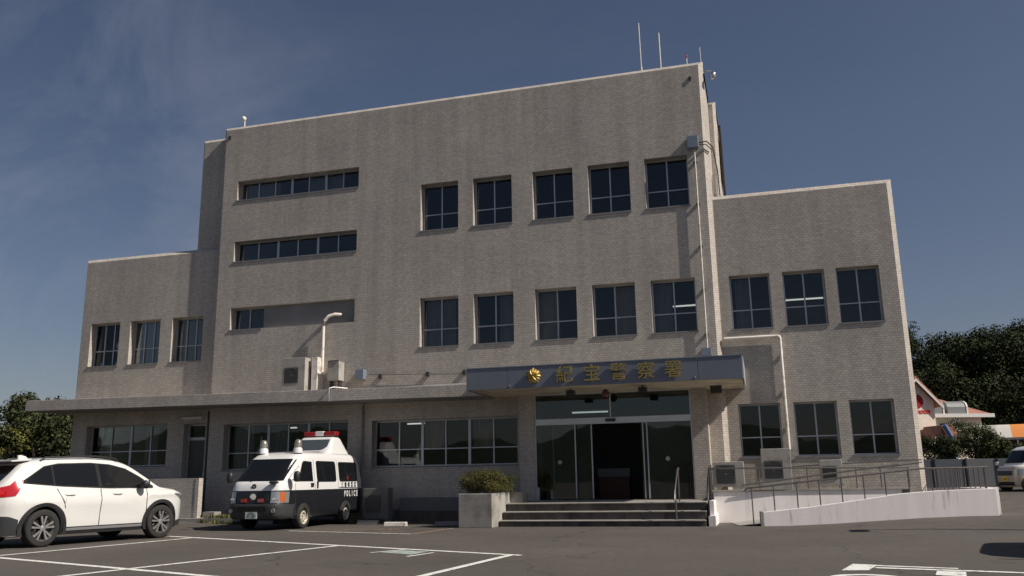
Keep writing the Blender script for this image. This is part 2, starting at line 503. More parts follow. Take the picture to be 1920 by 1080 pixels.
def ground_z(x, y):
    h = .18 * smooth01((x - 7.6) / 4.6) * smooth01((y + 6.5) / 3.0)
    h += .13 * smooth01((-7.5 - x) / 3.0) * smooth01((y + 4.5) / 2.5)
    if x > 11.5:
        h += .026 * max(0.0, y - 1.0) * smooth01((x - 11.5) / 2.5)
    if x < -14:
        h += .01 * max(0.0, y - 4.0) * smooth01((-14 - x) / 6)
    return min(h, 2.5)

# ------------------------------------------------------------------ ground and terrain
def build_ground():
    xs = [-900, -400, -200, -120, -80, -60] + [-50 + i * 1.0 for i in range(0, 111)] + [70, 80, 120, 200, 400, 900]
    ys = [-900, -400, -200, -100, -60, -40] + [-30 + i * 1.0 for i in range(0, 101)] + [80, 120, 200, 400, 900]
    mb = MB()
    mb.grid([[(x, y, ground_z(x, y)) for x in xs] for y in ys])
    o = mb.build('ground', ASPH, smooth=60)
    tag(o, kind='structure')
build_ground()

def build_hills():
    rnd = random.Random(4)
    def prof(az):
        """az: degrees clockwise from +y. returns (r0, height, depth)"""
        a = ((az + 180) % 360) - 180
        return a
    rows = []
    N = 240
    rings = [0, .15, .35, .6, .85, 1.0, 1.3]
    for k, t in enumerate(rings):
        row = []
        for i in range(N + 1):
            az = 360.0 * i / N
            a = ((az + 180) % 360) - 180
            # near wooded slope to the right (az 0..60), left slope (az -70..-25), general ring elsewhere
            if -5 < a < 75:
                w = smooth01((a + 5) / 12) * smooth01((75 - a) / 20)
                r0, H, Dp = 82, 8.5, 70
                r0 = 82 * w + 220 * (1 - w); H = 9.0 * w + 14 * (1 - w)
            elif -80 < a < -12:
                w = smooth01((a + 80) / 20) * smooth01((-12 - a) / 12)
                r0 = 72 * w + 220 * (1 - w); H = 6.5 * w + 14 * (1 - w); Dp = 70
            else:
                r0, H, Dp = 220, 14, 90
            H2 = H * (1 + .22 * math.sin(a * .21) + .13 * math.sin(a * .63 + 1) + .05 * math.sin(a * 2.3))
            if abs(a) > 95: H2 *= 1.35
            zz = [0, .25, .55, .82, .97, 1.0, .7][k] * H2
            rr = r0 + t * Dp
            row.append((CAM.x + rr * math.sin(R(a)), CAM.y + rr * math.cos(R(a)), zz - (.6 if k == 0 else 0) + (rnd.uniform(-.3, .3) if k else 0)))
        rows.append(row)
    o = MB().grid(rows).build('hillside', FOREST, smooth=80)
    tag(o, kind='structure')
    # far blue hill beyond the left slope
    rows = []
    for k, t in enumerate([0, .3, .7, 1.0, 1.4]):
        row = []
        for i in range(81):
            a = -62 + i * .45
            H = 62 * math.exp(-((a + 43.2) / 2.6) ** 2) + 46 * math.exp(-((a + 47.5) / 4) ** 2) + 30 * math.exp(-((a + 38) / 6) ** 2)
            rr = 520 + 200 * t
            row.append((CAM.x + rr * math.sin(R(a)), CAM.y + rr * math.cos(R(a)), [0, .4, .85, 1, .6][k] * H * .62 - (2 if k == 0 else 0)))
        rows.append(row)
    o = MB().grid(rows).build('distant_hill', FARH, smooth=80)
    tag(o, kind='structure')
build_hills()

# ------------------------------------------------------------------ road paint
def strip(p, q, w, z=.004, z2=None):
    p = Vector((p[0], p[1], 0)); q = Vector((q[0], q[1], 0))
    d = (q - p).normalized(); n = Vector((-d.y, d.x, 0)) * w / 2
    k = max(1, int((q - p).length / .8))
    rows = []
    for i in range(k + 1):
        c = p.lerp(q, i / k)
        rows.append([(c.x - n.x, c.y - n.y, ground_z(c.x, c.y) + z), (c.x + n.x, c.y + n.y, ground_z(c.x, c.y) + z)])
    return MB().grid(rows)

def paint(p, q, w, mat=PAINT, name='parking_line', z=.004):
    return tag(strip(p, q, w, z).build(name, mat), kind='structure')

paint((-5.9, -7.15), (3.78, -11.42), .13)
paint((-4.80, -7.80), (-5.45, -12.9), .13, z=.008)
paint((-.20, -9.72), (-1.50, -15.2), .13, z=.008)
paint((3.62, -11.35), (3.28, -15.2), .13, z=.008)
paint((-7.2, -11.85), (3.0, -15.75), .13, z=.004)
# bay beside the police van
paint((-.02, -3.95), (-.17, -6.34), .09, PAINTO)
paint((-.17, -6.34), (-3.9, -5.15), .09, PAINT, z=.008)
paint((-1.9, -4.5), (-1.3, -4.35), .16, PAINTO)
paint((-2.9, -4.9), (-2.0, -4.75), .10, PAINTO)
paint((-3.9, -4.2), (-2.6, -4.5), .08, PAINTO)
paint((-1.3, -5.5), (-.8, -5.2), .12, PAINTO)
# accessible bay mark
tag(MB().face([(1.22, -11.05, .004), (1.38, -10.62, .004), (2.02, -10.85, .004), (1.95, -11.45, .004)]).build('parking_symbol', PAINTG), kind='structure')
paint((1.12, -11.20), (1.45, -10.52), .07, z=.008)
paint((2.20, -11.10), (2.05, -11.85), .07, z=.008)
# large painted letters, bottom right
def quad(pts, name='road_lettering', mat=PAINT, z=.006):
    return tag(MB().face([(x, y, ground_z(x, y) + z) for x, y in pts]).build(name, mat), kind='structure')
quad([(8.34, -13.18), (8.55, -12.32), (8.84, -12.44), (8.66, -13.12)])
quad([(8.84, -12.46), (9.73, -12.74), (9.71, -12.84), (8.80, -12.58)])
quad([(8.79, -12.72), (10.9, -13.30), (10.88, -13.42), (8.75, -12.86)])
quad([(9.42, -13.14), (9.72, -13.22), (9.62, -13.75), (9.32, -13.62)], z=.010)
ring = []
for i in range(25):
    t = math.pi * i / 24
    ring.append([(8.55 + math.cos(t) * .42, -14.0 + math.sin(t) * .42, .006), (8.55 + math.cos(t) * .30, -14.0 + math.sin(t) * .28, .006)])
tag(MB().grid(ring).build('road_lettering', PAINT), kind='structure')

# ------------------------------------------------------------------ police station
ST = thing('police_station', 'grey tiled three storey police station with stepped wings and gold lettering over its entrance', 'building')
WY = .18                # wing wall plane
JD = .27                # window reveal depth

def wall_front(mb, x0, x1, z0, z1, y, holes, depth=JD, mat=0):
    xs = sorted({x0, x1, *[h[0] for h in holes], *[h[1] for h in holes]})
    zs = sorted({z0, z1, *[h[2] for h in holes], *[h[3] for h in holes]})
    for i in range(len(xs) - 1):
        for j in range(len(zs) - 1):
            cx, cz = (xs[i] + xs[i + 1]) / 2, (zs[j] + zs[j + 1]) / 2
            if any(h[0] < cx < h[1] and h[2] < cz < h[3] for h in holes): continue
            mb.face([(xs[i], y, zs[j]), (xs[i + 1], y, zs[j]), (xs[i + 1], y, zs[j + 1]), (xs[i], y, zs[j + 1])], mat)
    for a, b, c, d in holes:
        yy = y + depth
        mb.face([(a, y, c), (a, yy, c), (a, yy, d), (a, y, d)], mat)
        mb.face([(b, y, c), (b, y, d), (b, yy, d), (b, yy, c)], mat)
        mb.face([(a, y, d), (a, yy, d), (b, yy, d), (b, y, d)], mat)
        mb.face([(a, y, c), (b, y, c), (b, yy, c), (a, yy, c)], mat)

def block(x0, x1, y, ydeep, zt, holes, cl=True, cr=True, z0=0.0, c=.14, name='wall'):
    """front corner positions x0..x1, zt; chamfers c outside them; closed body behind"""
    mb = MB()
    wall_front(mb, x0, x1, z0, zt, y, holes)
    X0, X1, ZT = x0 - (c if cl else 0), x1 + (c if cr else 0), zt + c
    yc = y + c
    # top chamfer
    mb.face([(x0, y, zt), (x1, y, zt), (X1, yc, ZT), (X0, yc, ZT)])
    if cl: mb.face([(x0, y, z0), (x0, y, zt), (X0, yc, ZT), (X0, yc, z0)])
    if cr: mb.face([(x1, y, z0), (X1, yc, z0), (X1, yc, ZT), (x1, y, zt)])
    # sides, parapet top, inner parapet, roof
    mb.face([(X0, yc, z0), (X0, yc, ZT), (X0, ydeep, ZT), (X0, ydeep, z0)])
    mb.face([(X1, yc, z0), (X1, ydeep, z0), (X1, ydeep, ZT), (X1, yc, ZT)])
    mb.face([(X0, ydeep, z0), (X0, ydeep, ZT), (X1, ydeep, ZT), (X1, ydeep, z0)])
    t = .22
    mb.box(X0, X1, yc, yc + t, ZT - .6, ZT - .002)
    mb.box(X0, X0 + t, yc + t, ydeep, ZT - .6, ZT - .002)
    mb.box(X1 - t, X1, yc + t, ydeep, ZT - .6, ZT - .002)
    mb.box(X0, X1, ydeep - t, ydeep + .002, ZT - .6, ZT - .002)
    o = mb.build(name, TILE, ST, recalc=False)
    MB().box(X0 + .02, X1 - .02, yc + .02, ydeep - .02, ZT - .75, ZT - .61).build('roof', CONC, ST)
    return o

TX0, TX1, TZ = -9.98, 6.52, 13.48
row3 = [(-2.55, -1.26, 9.04, 10.62), (-.76, .53, 9.04, 10.62), (1.21, 2.50, 9.04, 10.62), (2.98, 4.27, 9.04, 10.62), (4.73, 6.02, 9.04, 10.62)]
row2 = [(a, b, 5.25, 6.83) for a, b, _, _ in row3]
slots = [(-9.42, -4.78, 10.80, 11.51), (-9.42, -4.80, 8.59, 9.31), (-9.42, -4.82, 6.22, 6.98)]
gf = [(-9.42, -4.95, 1.60, 3.08), (-4.12, .58, 1.60, 3.02)]
entr_hole = (1.27, 5.72, .57, 3.50)
rw2 = [(6.97, 8.10, 5.25, 6.83), (8.45, 9.58, 5.25, 6.83), (9.89, 11.02, 5.25, 6.83)]
rw1 = [(6.97, 8.10, 1.66, 3.13), (8.45, 9.58, 1.66, 3.13), (9.89, 11.02, 1.66, 3.13)]
lw2 = [(-15.24, -14.0, 5.29, 6.84), (-13.56, -12.32, 5.29, 6.84), (-11.84, -10.60, 5.29, 6.84)]
lw1 = [(-15.02, -11.73, 1.80, 3.20)]
ldoor = (-11.09, -10.25, .30, 3.16)

block(TX0, TX1, 0.0, 11.0, TZ, row3 + row2 + slots + gf + [entr_hole])
block(-15.62, -10.12, WY, 10.0, 9.12, lw2 + lw1 + [ldoor], cl=True, cr=False)
block(6.66, 11.46, WY, 10.0, 9.17, rw2 + rw1, cl=False, cr=True)
block(-11.16, -10.12, .42, 8.0, 13.32, [], cl=True, cr=False, z0=9.0)
block(6.67, 6.80, 2.2, 4.6, 13.10, [], cl=False, cr=True, z0=8.8, c=.10)

# interior slabs and partitions
mbi = MB()
for x0, x1, y0, y1 in ((-9.9, 6.5, .36, 8.0),):
    for z in (4.1, 7.85, 11.9): mbi.box(x0, x1, y0, y1, z, z + .25)
    for x in (-4.6, .9, 6.3): mbi.box(x, x + .12, y0, y1, .0, 13.0)
    mbi.box(x0, x1, 5.5, 5.6, 0, 13.0)
for x0, x1 in ((-15.6, -10.15), (6.68, 11.4)):
    mbi.box(x0, x1, .55, 8, 4.1, 4.35); mbi.box(x0, x1, .55, 8, 7.6, 7.8); mbi.box(x0, x1, 5.0, 5.1, 0, 9.0)
mbi.box(-15.6, 11.4, .55, 8.0, .2, .5)
mbi.build('interior_structure', INT, ST)

# ---------- windows
def window(x0, x1, z0, z1, y, cols=2, tz=.37, name='window', thick=None, lights=None, sill=True, glass=None, split=None, lit=None):
    """frame set at the back of the reveal; panes are separate"""
    fw, fd = .045, .07
    yb = y + JD - .01
    mb = MB()
    mb.box(x0, x1, yb, yb + fd, z0, z0 + fw); mb.box(x0, x1, yb, yb + fd, z1 - fw, z1)
    mb.box(x0, x0 + fw, yb, yb + fd, z0 + fw, z1 - fw); mb.box(x1 - fw, x1, yb, yb + fd, z0 + fw, z1 - fw)
    w = mb.build(name, ALU, ST)
    xs = [x0 + fw + (x1 - x0 - 2 * fw) * i / cols for i in range(cols + 1)] if split is None else [x0 + fw] + split + [x1 - fw]
    zt = z0 + (z1 - z0) * tz if tz else None
    for i, xx in enumerate(xs[1:-1]):
        wd = .042 if (thick and (i + 1) in thick) else .02
        MB().box(xx - wd, xx + wd, yb + .004, yb + fd - .004, z0 + fw, z1 - fw).build('mullion', ALU, w)
    for i in range(len(xs) - 1):
        a, b = xs[i] + (.02 if i else 0), xs[i + 1] - (.02 if i < len(xs) - 2 else 0)
        yg = yb + .03 + (.012 if i % 2 else 0)
        zz = [(z0 + fw, zt - .015), (zt + .015, z1 - fw)] if zt else [(z0 + fw, z1 - fw)]
        if zt: MB().box(a, b, yb + .008, yb + fd - .008, zt - .016, zt + .016).build('glazing_bar', ALU, w)
        for c, d in zz:
            MB().box(a, b, yg, yg + .006, c, d).build('pane', glass or GLASS, w)
    if sill:
        MB().box(x0 - .03, x1 + .02, y - .022, yb - .002, z0 - .035, z0 + .008).build('sill', SILLM, w)
    return w

for h in row3: window(*h, 0.0)
for h in row2: window(*h, 0.0)
for h in rw2: window(*h, WY)
for h in rw1: window(*h, WY)
for h in lw2: window(*h, WY, cols=3)
window(*slots[0], 0.0, cols=7, tz=None, thick=(3, 5))
window(*slots[1], 0.0, cols=6, tz=None, thick=(2, 4))
s3 = slots[2]
window(s3[0], -8.22, s3[2], s3[3], 0.0, cols=2, tz=None)
MB().box(-8.22, s3[1], .14, .30, s3[2], s3[3]).build('infill_panel', pbr('infill', (.24, .24, .235), .7, var=.12, vscale=1.5), ST)
window(*gf[0], 0.0, cols=6, thick=(2, 4), sill=True)
window(*gf[1], 0.0, cols=6, thick=(2, 4), sill=True)
window(*lw1[0], WY, cols=4, thick=(2,), sill=True)

# side door under the eave
a, b, c, d = ldoor
yb = WY + JD - .02
mb = MB(); mb.box(a, a + .06, yb, yb + .08, c, d); mb.box(b - .06, b, yb, yb + .08, c, d)
mb.box(a + .06, b - .06, yb, yb + .08, d - .06, d); mb.box(a + .06, b - .06, yb, yb + .08, 2.62, 2.72)
dr = mb.build('side_door', ALU, ST)
MB().box(a + .06, b - .06, yb + .02, yb + .06, c, 2.62).build('door_leaf', pbr('door_panel', (.085, .088, .08), .5), dr)
MB().box(a + .06, b - .06, yb + .03, yb + .04, 2.72, d - .06).build('pane', GLASS, dr)
MB().box(b - .16, b - .13, yb - .04, yb + .02, 1.3, 1.55).build('handle', SILV, dr)
MB().box(a - .02, b - .1, WY - .10, WY, 3.30, 3.38).build('door_lamp', ALUW, ST)

# ---------- eave canopy along the ground floor
def eave():
    mb = MB()
    xl, xr = -16.3, -.10
    zb = lambda x: 3.53 + .15 * (xr - x) / (xr - xl)
    # fascia (tile), with small chamfer above, roof slopes gently back
    n = 24
    rows = []
    for i in range(n + 1):
        x = xl + (xr - xl) * i / n; z = zb(x)
        rows.append([(x, -1.28, z), (x, -1.28, z + .335), (x, -1.275, z + .345), (x, -1.05, z + .345), (x, -1.0, z + .20), (x, .19, z + .24)])
    mb.grid(rows)
    mb.face([rows[0][i] for i in range(6)] + [(xl, .19, zb(xl))])
    mb.face([rows[-1][i] for i in range(6)] + [(xr, .19, zb(xr))])
    mb.build('eave_fascia', TILE, ST)
    mb = MB(); mb.face([(xl, -1.275, zb(xl)), (xr, -1.275, zb(xr)), (xr, .19, zb(xr)), (xl, .19, zb(xl))])
    mb.build('eave_soffit', EAVEU, ST)
    # left return of the eave in front of / beside the wing
    mb = MB(); mb.box(xl, -15.74, .19, 4.0, 3.68, 4.02); mb.build('eave_return', TILE, ST)
eave()

# ---------- vestibule piers
for x0, x1 in ((.80, 1.26), (5.73, 6.16)):
    MB().box(x0, x1, -.60, -.003, 0.0, 3.60).build('entrance_pier', TILE, ST)

# ---------- entrance glazing
EY = -.56
ent = MB()
for x in (1.26, 5.69): ent.box(x, x + .04, EY, EY + .08, .58, 3.58)
ent.box(3.46, 3.50, EY, EY + .07, 2.84, 3.58)
ent.box(1.30, 5.69, EY, EY + .06, 3.52, 3.58)
e = ent.build('entrance_frame', ALUW, ST)
MB().box(1.30, 5.69, EY - .03, EY + .16, 2.67, 2.84).build('door_header', pbr('header_metal', (.66, .70, .73), .35, .2, var=.05), e)
sens = MB().box(3.34, 3.62, EY - .09, EY - .032, 2.72, 2.80).build('motion_sensor', BUMP, e)
for x0, x1 in ((1.30, 3.46), (3.50, 5.69)): MB().box(x0, x1, EY + .03, EY + .036, 2.845, 3.515).build('pane', DGLASS, e)
for x0, x1, yy in ((1.30, 2.46, .02), (4.46, 5.69, .02), (1.75, 2.92, .09), (4.30, 5.30, .09)):
    MB().box(x0, x1, EY + yy, EY + yy + .008, .60, 2.665).build('glass_leaf', DGLASS, e)
for x, yy in ((2.44, .01), (2.90, .08), (4.36, .08), (4.48, .01), (1.78, .08)):
    MB().box(x - .018, x + .018, EY + yy - .005, EY + yy + .025, .60, 2.665).build('door_stile', ALU, e)
for x, z in ((1.98, 1.62), (5.02, 1.66)):
    dd = MB().lathe([(.06, 0), (.06, .004)], 20, (x, EY + .004, z), 'y').build('round_sticker', pbr('sticker', (.40, .42, .36), .6), e)
MB().box(1.28, 1.37, EY - .05, EY - .004, .58, .93).build('corner_guard', GALV, e)
# vestibule side/back interior
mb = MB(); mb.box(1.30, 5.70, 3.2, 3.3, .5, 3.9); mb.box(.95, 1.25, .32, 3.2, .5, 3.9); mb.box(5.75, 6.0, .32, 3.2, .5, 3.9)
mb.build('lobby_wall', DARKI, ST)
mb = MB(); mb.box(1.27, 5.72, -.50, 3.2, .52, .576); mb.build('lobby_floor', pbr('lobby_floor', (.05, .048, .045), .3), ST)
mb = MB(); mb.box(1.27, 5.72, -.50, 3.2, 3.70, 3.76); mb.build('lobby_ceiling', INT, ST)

# ---------- entrance canopy with lettering
CX0, CX1, CY, CZ0, CZ1 = -.08, 7.20, -2.60, 3.56, 4.13
cn = MB()
cn.box(CX0 + .02, CX1 - .02, CY + .03, -.003, CZ0 + .03, CZ1 - .05)
canopy = cn.build('canopy', CONC, ST)
MB().box(CX0 + .02, CX1 - .02, CY + .03, -.004, CZ0, CZ0 + .028).build('canopy_soffit', SOFFIT, canopy)
for x0, x1 in ((CX0, 1.035), (1.045, 6.095), (6.105, CX1)):
    bevel(MB().box(x0, x1, CY - .02, CY + .03, CZ0 - .01, CZ1).build('fascia_panel', FASCIA, canopy), .006, 1)
MB().box(CX1, CX1 + .03, CY - .02, -.004, CZ0 - .01, CZ1).build('side_panel', ALUW, canopy)
MB().box(CX0 - .03, CX0, CY - .02, -.004, CZ0 - .01, CZ1).build('side_panel', FASCIA, canopy)
MB().box(CX0 - .03, CX1 + .03, CY - .035, CY + .05, CZ1, CZ1 + .025).build('coping', BLUEB, canopy)
MB().box(6.66, CX1 - .02, -.004, WY - .002, CZ0, CZ1 - .05).build('canopy_infill', CONC, canopy)
for ch, x in zip('紀宝警察署', (2.64, 3.37, 4.08, 4.79, 5.49)):
    t = text_mesh(ch, GOLD, 'gold_character', .47, .05, 1.0, .003)
    t.parent = canopy; t.rotation_euler = (R(90), 0, 0); t.location = (x, CY - .065, 3.83)
    t['label'] = 'gold character %s' % ch
    for dx in (-.12, .12):
        pass
# emblem: five-pointed rising-sun badge, petals in relief
em = MB()
ex, ez = 1.79, 3.86
for k in range(5):
    a0 = 2 * math.pi * k / 5
    for j in range(-3, 3):
        t0, t1 = a0 + j * math.pi / 15, a0 + (j + 1) * math.pi / 15
        r0 = .225 if (j % 2 == 0) else .20; r1 = .225 if ((j + 1) % 2 == 0) else .20
        r0 *= 1 - .05 * abs(j); r1 *= 1 - .05 * abs(j + 1)
        h0 = .13 if j % 2 == 0 else .10; h1 = .13 if (j + 1) % 2 == 0 else .10
        P0 = lambda r_, t_, h_: (ex + math.sin(t_) * r_, CY - .02 - h_, ez + math.cos(t_) * r_)
        em.face([(ex, CY - .19, ez), P0(r0 * .62, t0, h0 + .03), P0(r1 * .62, t1, h1 + .03)])
        em.face([P0(r0 * .62, t0, h0 + .03), P0(r0, t0, .05), P0(r1, t1, .05), P0(r1 * .62, t1, h1 + .03)])
        em.face([P0(r0, t0, .05), P0(r0 * .9, t0, -.005), P0(r1 * .9, t1, -.005), P0(r1, t1, .05)])
em.build('emblem', GOLDB, canopy, recalc=True)
for x in (1.12, 6.02):
    MB().lathe([(.001, -.03), (.025, -.02), (.03, 0)], 12, (x, CY - .02, 3.63), 'y').build('bolt', SILV, canopy)

# pipes and conduits fixed to the walls
def cpipe(pts, r, mat, name, n=10):
    return MB().tube(pts, r, n).build(name, mat, ST, smooth=50)
cpipe([(-5.33, .10, 6.50), (-5.50, -.04, 6.50), (-5.68, -.10, 6.44), (-5.80, -.13, 6.30), (-5.84, -.14, 6.12), (-5.84, -.14, 5.6), (-5.84, -.14, 4.55)], .055, WPIPE, 'exhaust_duct')
MB().box(-6.06, -5.86, -.42, -.002, 3.96, 5.08).build('duct_cover', WPIPE, ST)
# two conduits running to the canopy
cpipe([(-4.3, -.06, 4.48), (-.12, -.06, 4.30)], .012, RAILM, 'conduit', 6)
cpipe([(-4.2, -.10, 4.02), (-2.5, -.10, 4.02), (-.12, -.10, 4.05)], .022, GALV, 'conduit', 6)
for x in (-3.9, -2.3, -1.1): MB().box(x, x + .09, -.09, 0, 4.32, 4.46).build('conduit_clamp', BUMP, ST)
cpipe([(-4.6, -.8, 3.98), (-4.86, -1.2, 3.99), (-4.93, -1.33, 3.95), (-4.95, -1.34, 3.55)], .022, GALV, 'conduit', 6)
# down pipes in the shade
cpipe([(-10.05, .06, 3.55), (-10.05, .06, .3)], .05, pbr('dark_pipe', (.05, .045, .04), .6), 'downpipe')
cpipe([(-4.42, -.06, 3.52), (-4.42, -.06, .3)], .035, EAVEU, 'downpipe')
# right wing trunking
cpipe([(6.72, .10, 4.975), (8.17, .10, 4.975), (8.22, .10, 4.96), (8.235, .10, 4.90), (8.235, .10, 1.85)], .048, WPIPE, 'wall_pipe', 12)
for z in (4.4, 3.4, 2.4): MB().box(8.17, 8.30, .09, WY - .001, z, z + .035).build('pipe_clamp', GALV, ST)
# conduit by the tower corner
cpipe([(6.25, -.07, 10.72), (6.25, -.07, 4.62)], .022, WPIPE, 'conduit', 8)
for z in (10.3, 9.0, 7.7, 6.4, 5.1): MB().box(6.20, 6.30, -.07, -.001, z, z + .05).build('conduit_clamp', BUMP, ST)
MB().box(6.08, 6.36, -.28, -.002, 4.50, 4.70).build('junction_box', BLUEB, ST)
bevel(MB().box(-4.62, -4.34, -.25, -.002, 4.32, 4.63).build('junction_box', BLUEB, ST), .008)
cpipe([(6.40, -.12, 10.90), (6.62, -.1, 10.93), (6.78, .1, 10.80), (6.86, .6, 10.2), (6.88, .9, 9.2)], .018, RAILD, 'cable', 6)
cpipe([(6.40, -.12, 10.85), (6.60, -.08, 10.84), (6.76, .1, 10.70)], .015, RAILD, 'cable', 6)
MB().box(6.68, 6.78, .9, 1.3, 9.6, 10.2).build('junction_box', ACM, ST)
bevel(MB().box(6.05, 6.38, -.19, -.003, 10.76, 11.13).build('wall_box', BLUEB, ST), .01)
for x, z in ((-9.84, 13.20), (6.25, 13.05)):
    MB().box(x - .04, x + .04, -.03, -.001, z - .06, z + .06).build('wall_vent', BUMP, ST)
MB().box(-9.2, .6, -.02, -.001, .0, .35).build('plinth', CONC, ST)
MB().box(-3.05, .82, -.55, -.021, .0, .30).build('plinth_ledge', CONCD, ST)
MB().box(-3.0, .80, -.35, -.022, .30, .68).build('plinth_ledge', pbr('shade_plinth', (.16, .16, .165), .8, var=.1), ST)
# sign frame on the far side of the tower (seen edge on)
MB().box(6.93, 7.00, 2.6, 4.4, 10.6, 12.5).build('side_sign', pbr('dark_sign', (.03, .02, .022), .7), ST)

# ------------------------------------------------------------------ light fittings, curtains and things inside
def tube_lamp(x, y, z, ln, label):
    t = thing('ceiling_lamp', label, 'ceiling lamp', (x, y, z), 0, 'strip lights inside the windows')
    MB().box(-ln / 2, ln / 2, -.09, .09, .02, .07).build('housing', ALUW, t)
    MB().tube([(-ln / 2, 0, 0), (ln / 2, 0, 0)], .022, 8).build('tube', TUBEL, t)
tube_lamp(-3.0, 1.6, 3.0, 1.2, 'lit strip light inside the ground floor window right of the police van')
tube_lamp(2.6, 1.0, 3.12, 1.1, 'lit strip light above the left half of the entrance doors')
tube_lamp(7.45, 1.8, 3.28, 1.1, 'lit strip light inside the lower right wing window beside the trunking')
tube_lamp(8.9, 1.9, 3.26, 1.2, 'lit strip light inside the middle lower window of the right wing')
tube_lamp(9.0, 4.1, 6.75, 1.6, 'long strip light glowing inside the middle upper window of the right wing')
tube_lamp(5.5, 3.6, 6.70, 1.6, 'strip light glowing inside the middle row window nearest the tower corner')
tube_lamp(-8.1, 1.5, 3.0, 1.0, 'faint strip light inside the window behind the police van')

def curtain(x0, x1, z0, z1, y, label, mat=CURT):
    mb = MB(); n = max(8, int((x1 - x0) / .05)); rows = []
    for i in range(n + 1):
        x = x0 + (x1 - x0) * i / n; yy = y + .025 * math.sin(i * 1.9)
        rows.append([(x, yy, z0), (x, yy, z1)])
    mb.grid(rows)
    o = mb.build('curtain', mat, smooth=70)
    tag(o, label, 'curtain', 'curtains hanging behind the windows')
curtain(-2.48, -1.5, 5.28, 6.8, .5, 'grey green curtain filling the middle row window farthest left on the tower', CURTG)
curtain(-.05, .48, 5.28, 6.8, .5, 'grey curtain in the right half of the second middle row tower window', CURTG)
curtain(1.26, 1.85, 5.28, 6.8, .5, 'beige pleated curtain in the left half of the centre middle row tower window')
curtain(3.55, 4.2, 5.28, 6.8, .5, 'beige curtain drawn across the right half of the fourth middle row tower window')
curtain(4.78, 5.3, 5.28, 6.8, .5, 'plain curtain in the middle row window nearest the tower corner', CURTG)
curtain(-9.3, -8.6, 1.64, 3.05, .5, 'grey blind in the leftmost light of the window behind the police van', CURTG)
curtain(-8.0, -7.3, 1.64, 3.05, .5, 'grey blind in the third light of the window behind the police van', CURTG)
curtain(-2.55, -1.9, 2.15, 3.0, .5, 'brown blind half lowered in the window left of the planter', CURT)
curtain(-.95, -.3, 2.15, 3.0, .5, 'brown blind half lowered in the window directly behind the planter', CURT)
curtain(-13.0, -12.5, 1.85, 3.15, .72, 'grey curtain in the ground floor window behind the white car', CURTG)
curtain(-15.0, -14.3, 1.85, 3.15, .72, 'grey curtain at the far left of the ground floor window', CURTG)
curtain(-15.1, -14.5, 5.3, 6.8, .72, 'grey curtain in the upper left wing window nearest the building end', CURTG)
curtain(-13.4, -12.9, 5.3, 6.8, .72, 'grey curtain in the middle upper window of the left wing', CURTG)
curtain(-11.7, -11.0, 5.3, 6.8, .72, 'brown curtain in the upper left wing window next to the tower', CURT)
curtain(-9.3, -8.0, 10.82, 11.5, .5, 'grey curtain in the left end of the top slot window', CURTG)
curtain(-6.9, -5.6, 10.82, 11.5, .5, 'grey curtain in the middle of the top slot window', CURTG)
curtain(7.1, 7.5, 5.3, 6.8, .72, 'dark curtain in the upper right wing window next to the tower', CURTG)

# counter, figure in the lobby window
ct = thing('counter', 'reddish brown counter with a pale front standing inside the open entrance', 'counter', (3.25, 1.3, .58))
MB().box(-.45, .45, -.25, .25, 0, .62).build('body', pbr('brown_wood', (.10, .035, .022), .6), ct)
MB().box(-.48, .48, -.30, .28, .62, .86).build('top_panel', pbr('counter_top', (.14, .15, .15), .5), ct)
fg = MB().lathe([(.16, 0), (.155, .12), (.12, .35), (.075, .52), (.05, .66), (.0, .70)], 16, (-2.75, .62, 1.62)).build('window_cone', pbr('cone_white', (.55, .54, .5), .7), smooth=60)
tag(fg, 'pale cone shaped ornament standing on the sill inside the window beside the police van', 'ornament')

# ------------------------------------------------------------------ fittings under the canopy
def cam_box(x, y, label):
    t = thing('security_camera', label, 'security camera', (x, y, CZ0), 0, 'camera housings under the entrance canopy')
    MB().box(-.11, .11, -.14, .10, -.17, -.05).build('housing', BUMP, t)
    MB().tube([(0, 0, 0), (0, 0, -.05)], .02, 8).build('bracket', BUMP, t)
    MB().lathe([(.03, 0), (.035, -.04), (.02, -.045)], 12, (0, -.14, -.11), 'y').build('lens', BLACK, t)
cam_box(2.62, -1.8, 'dark box camera under the canopy, left of the red lamp')
cam_box(4.58, -1.8, 'dark box camera under the canopy, right of the red lamp')
t = thing('red_lamp', 'round dark red globe lamp hanging under the centre of the entrance canopy', 'lamp', (3.47, -1.2, CZ0))
MB().lathe([(0, -.24), (.05, -.23), (.10, -.18), (.115, -.12), (.09, -.05), (.05, -.02)], 20).build('globe', pbr('dark_red_glass', (.10, .008, .01), .15, coat=1), t, smooth=70)
MB().tube([(0, 0, 0), (0, 0, -.03)], .05, 12).build('mount', BUMP, t)
t = thing('ceiling_lamp', 'small square fitting under the right end of the canopy soffit', 'ceiling lamp', (6.45, -.9, CZ0))
MB().box(-.15, .15, -.12, .12, -.20, 0).build('housing', BUMP, t)

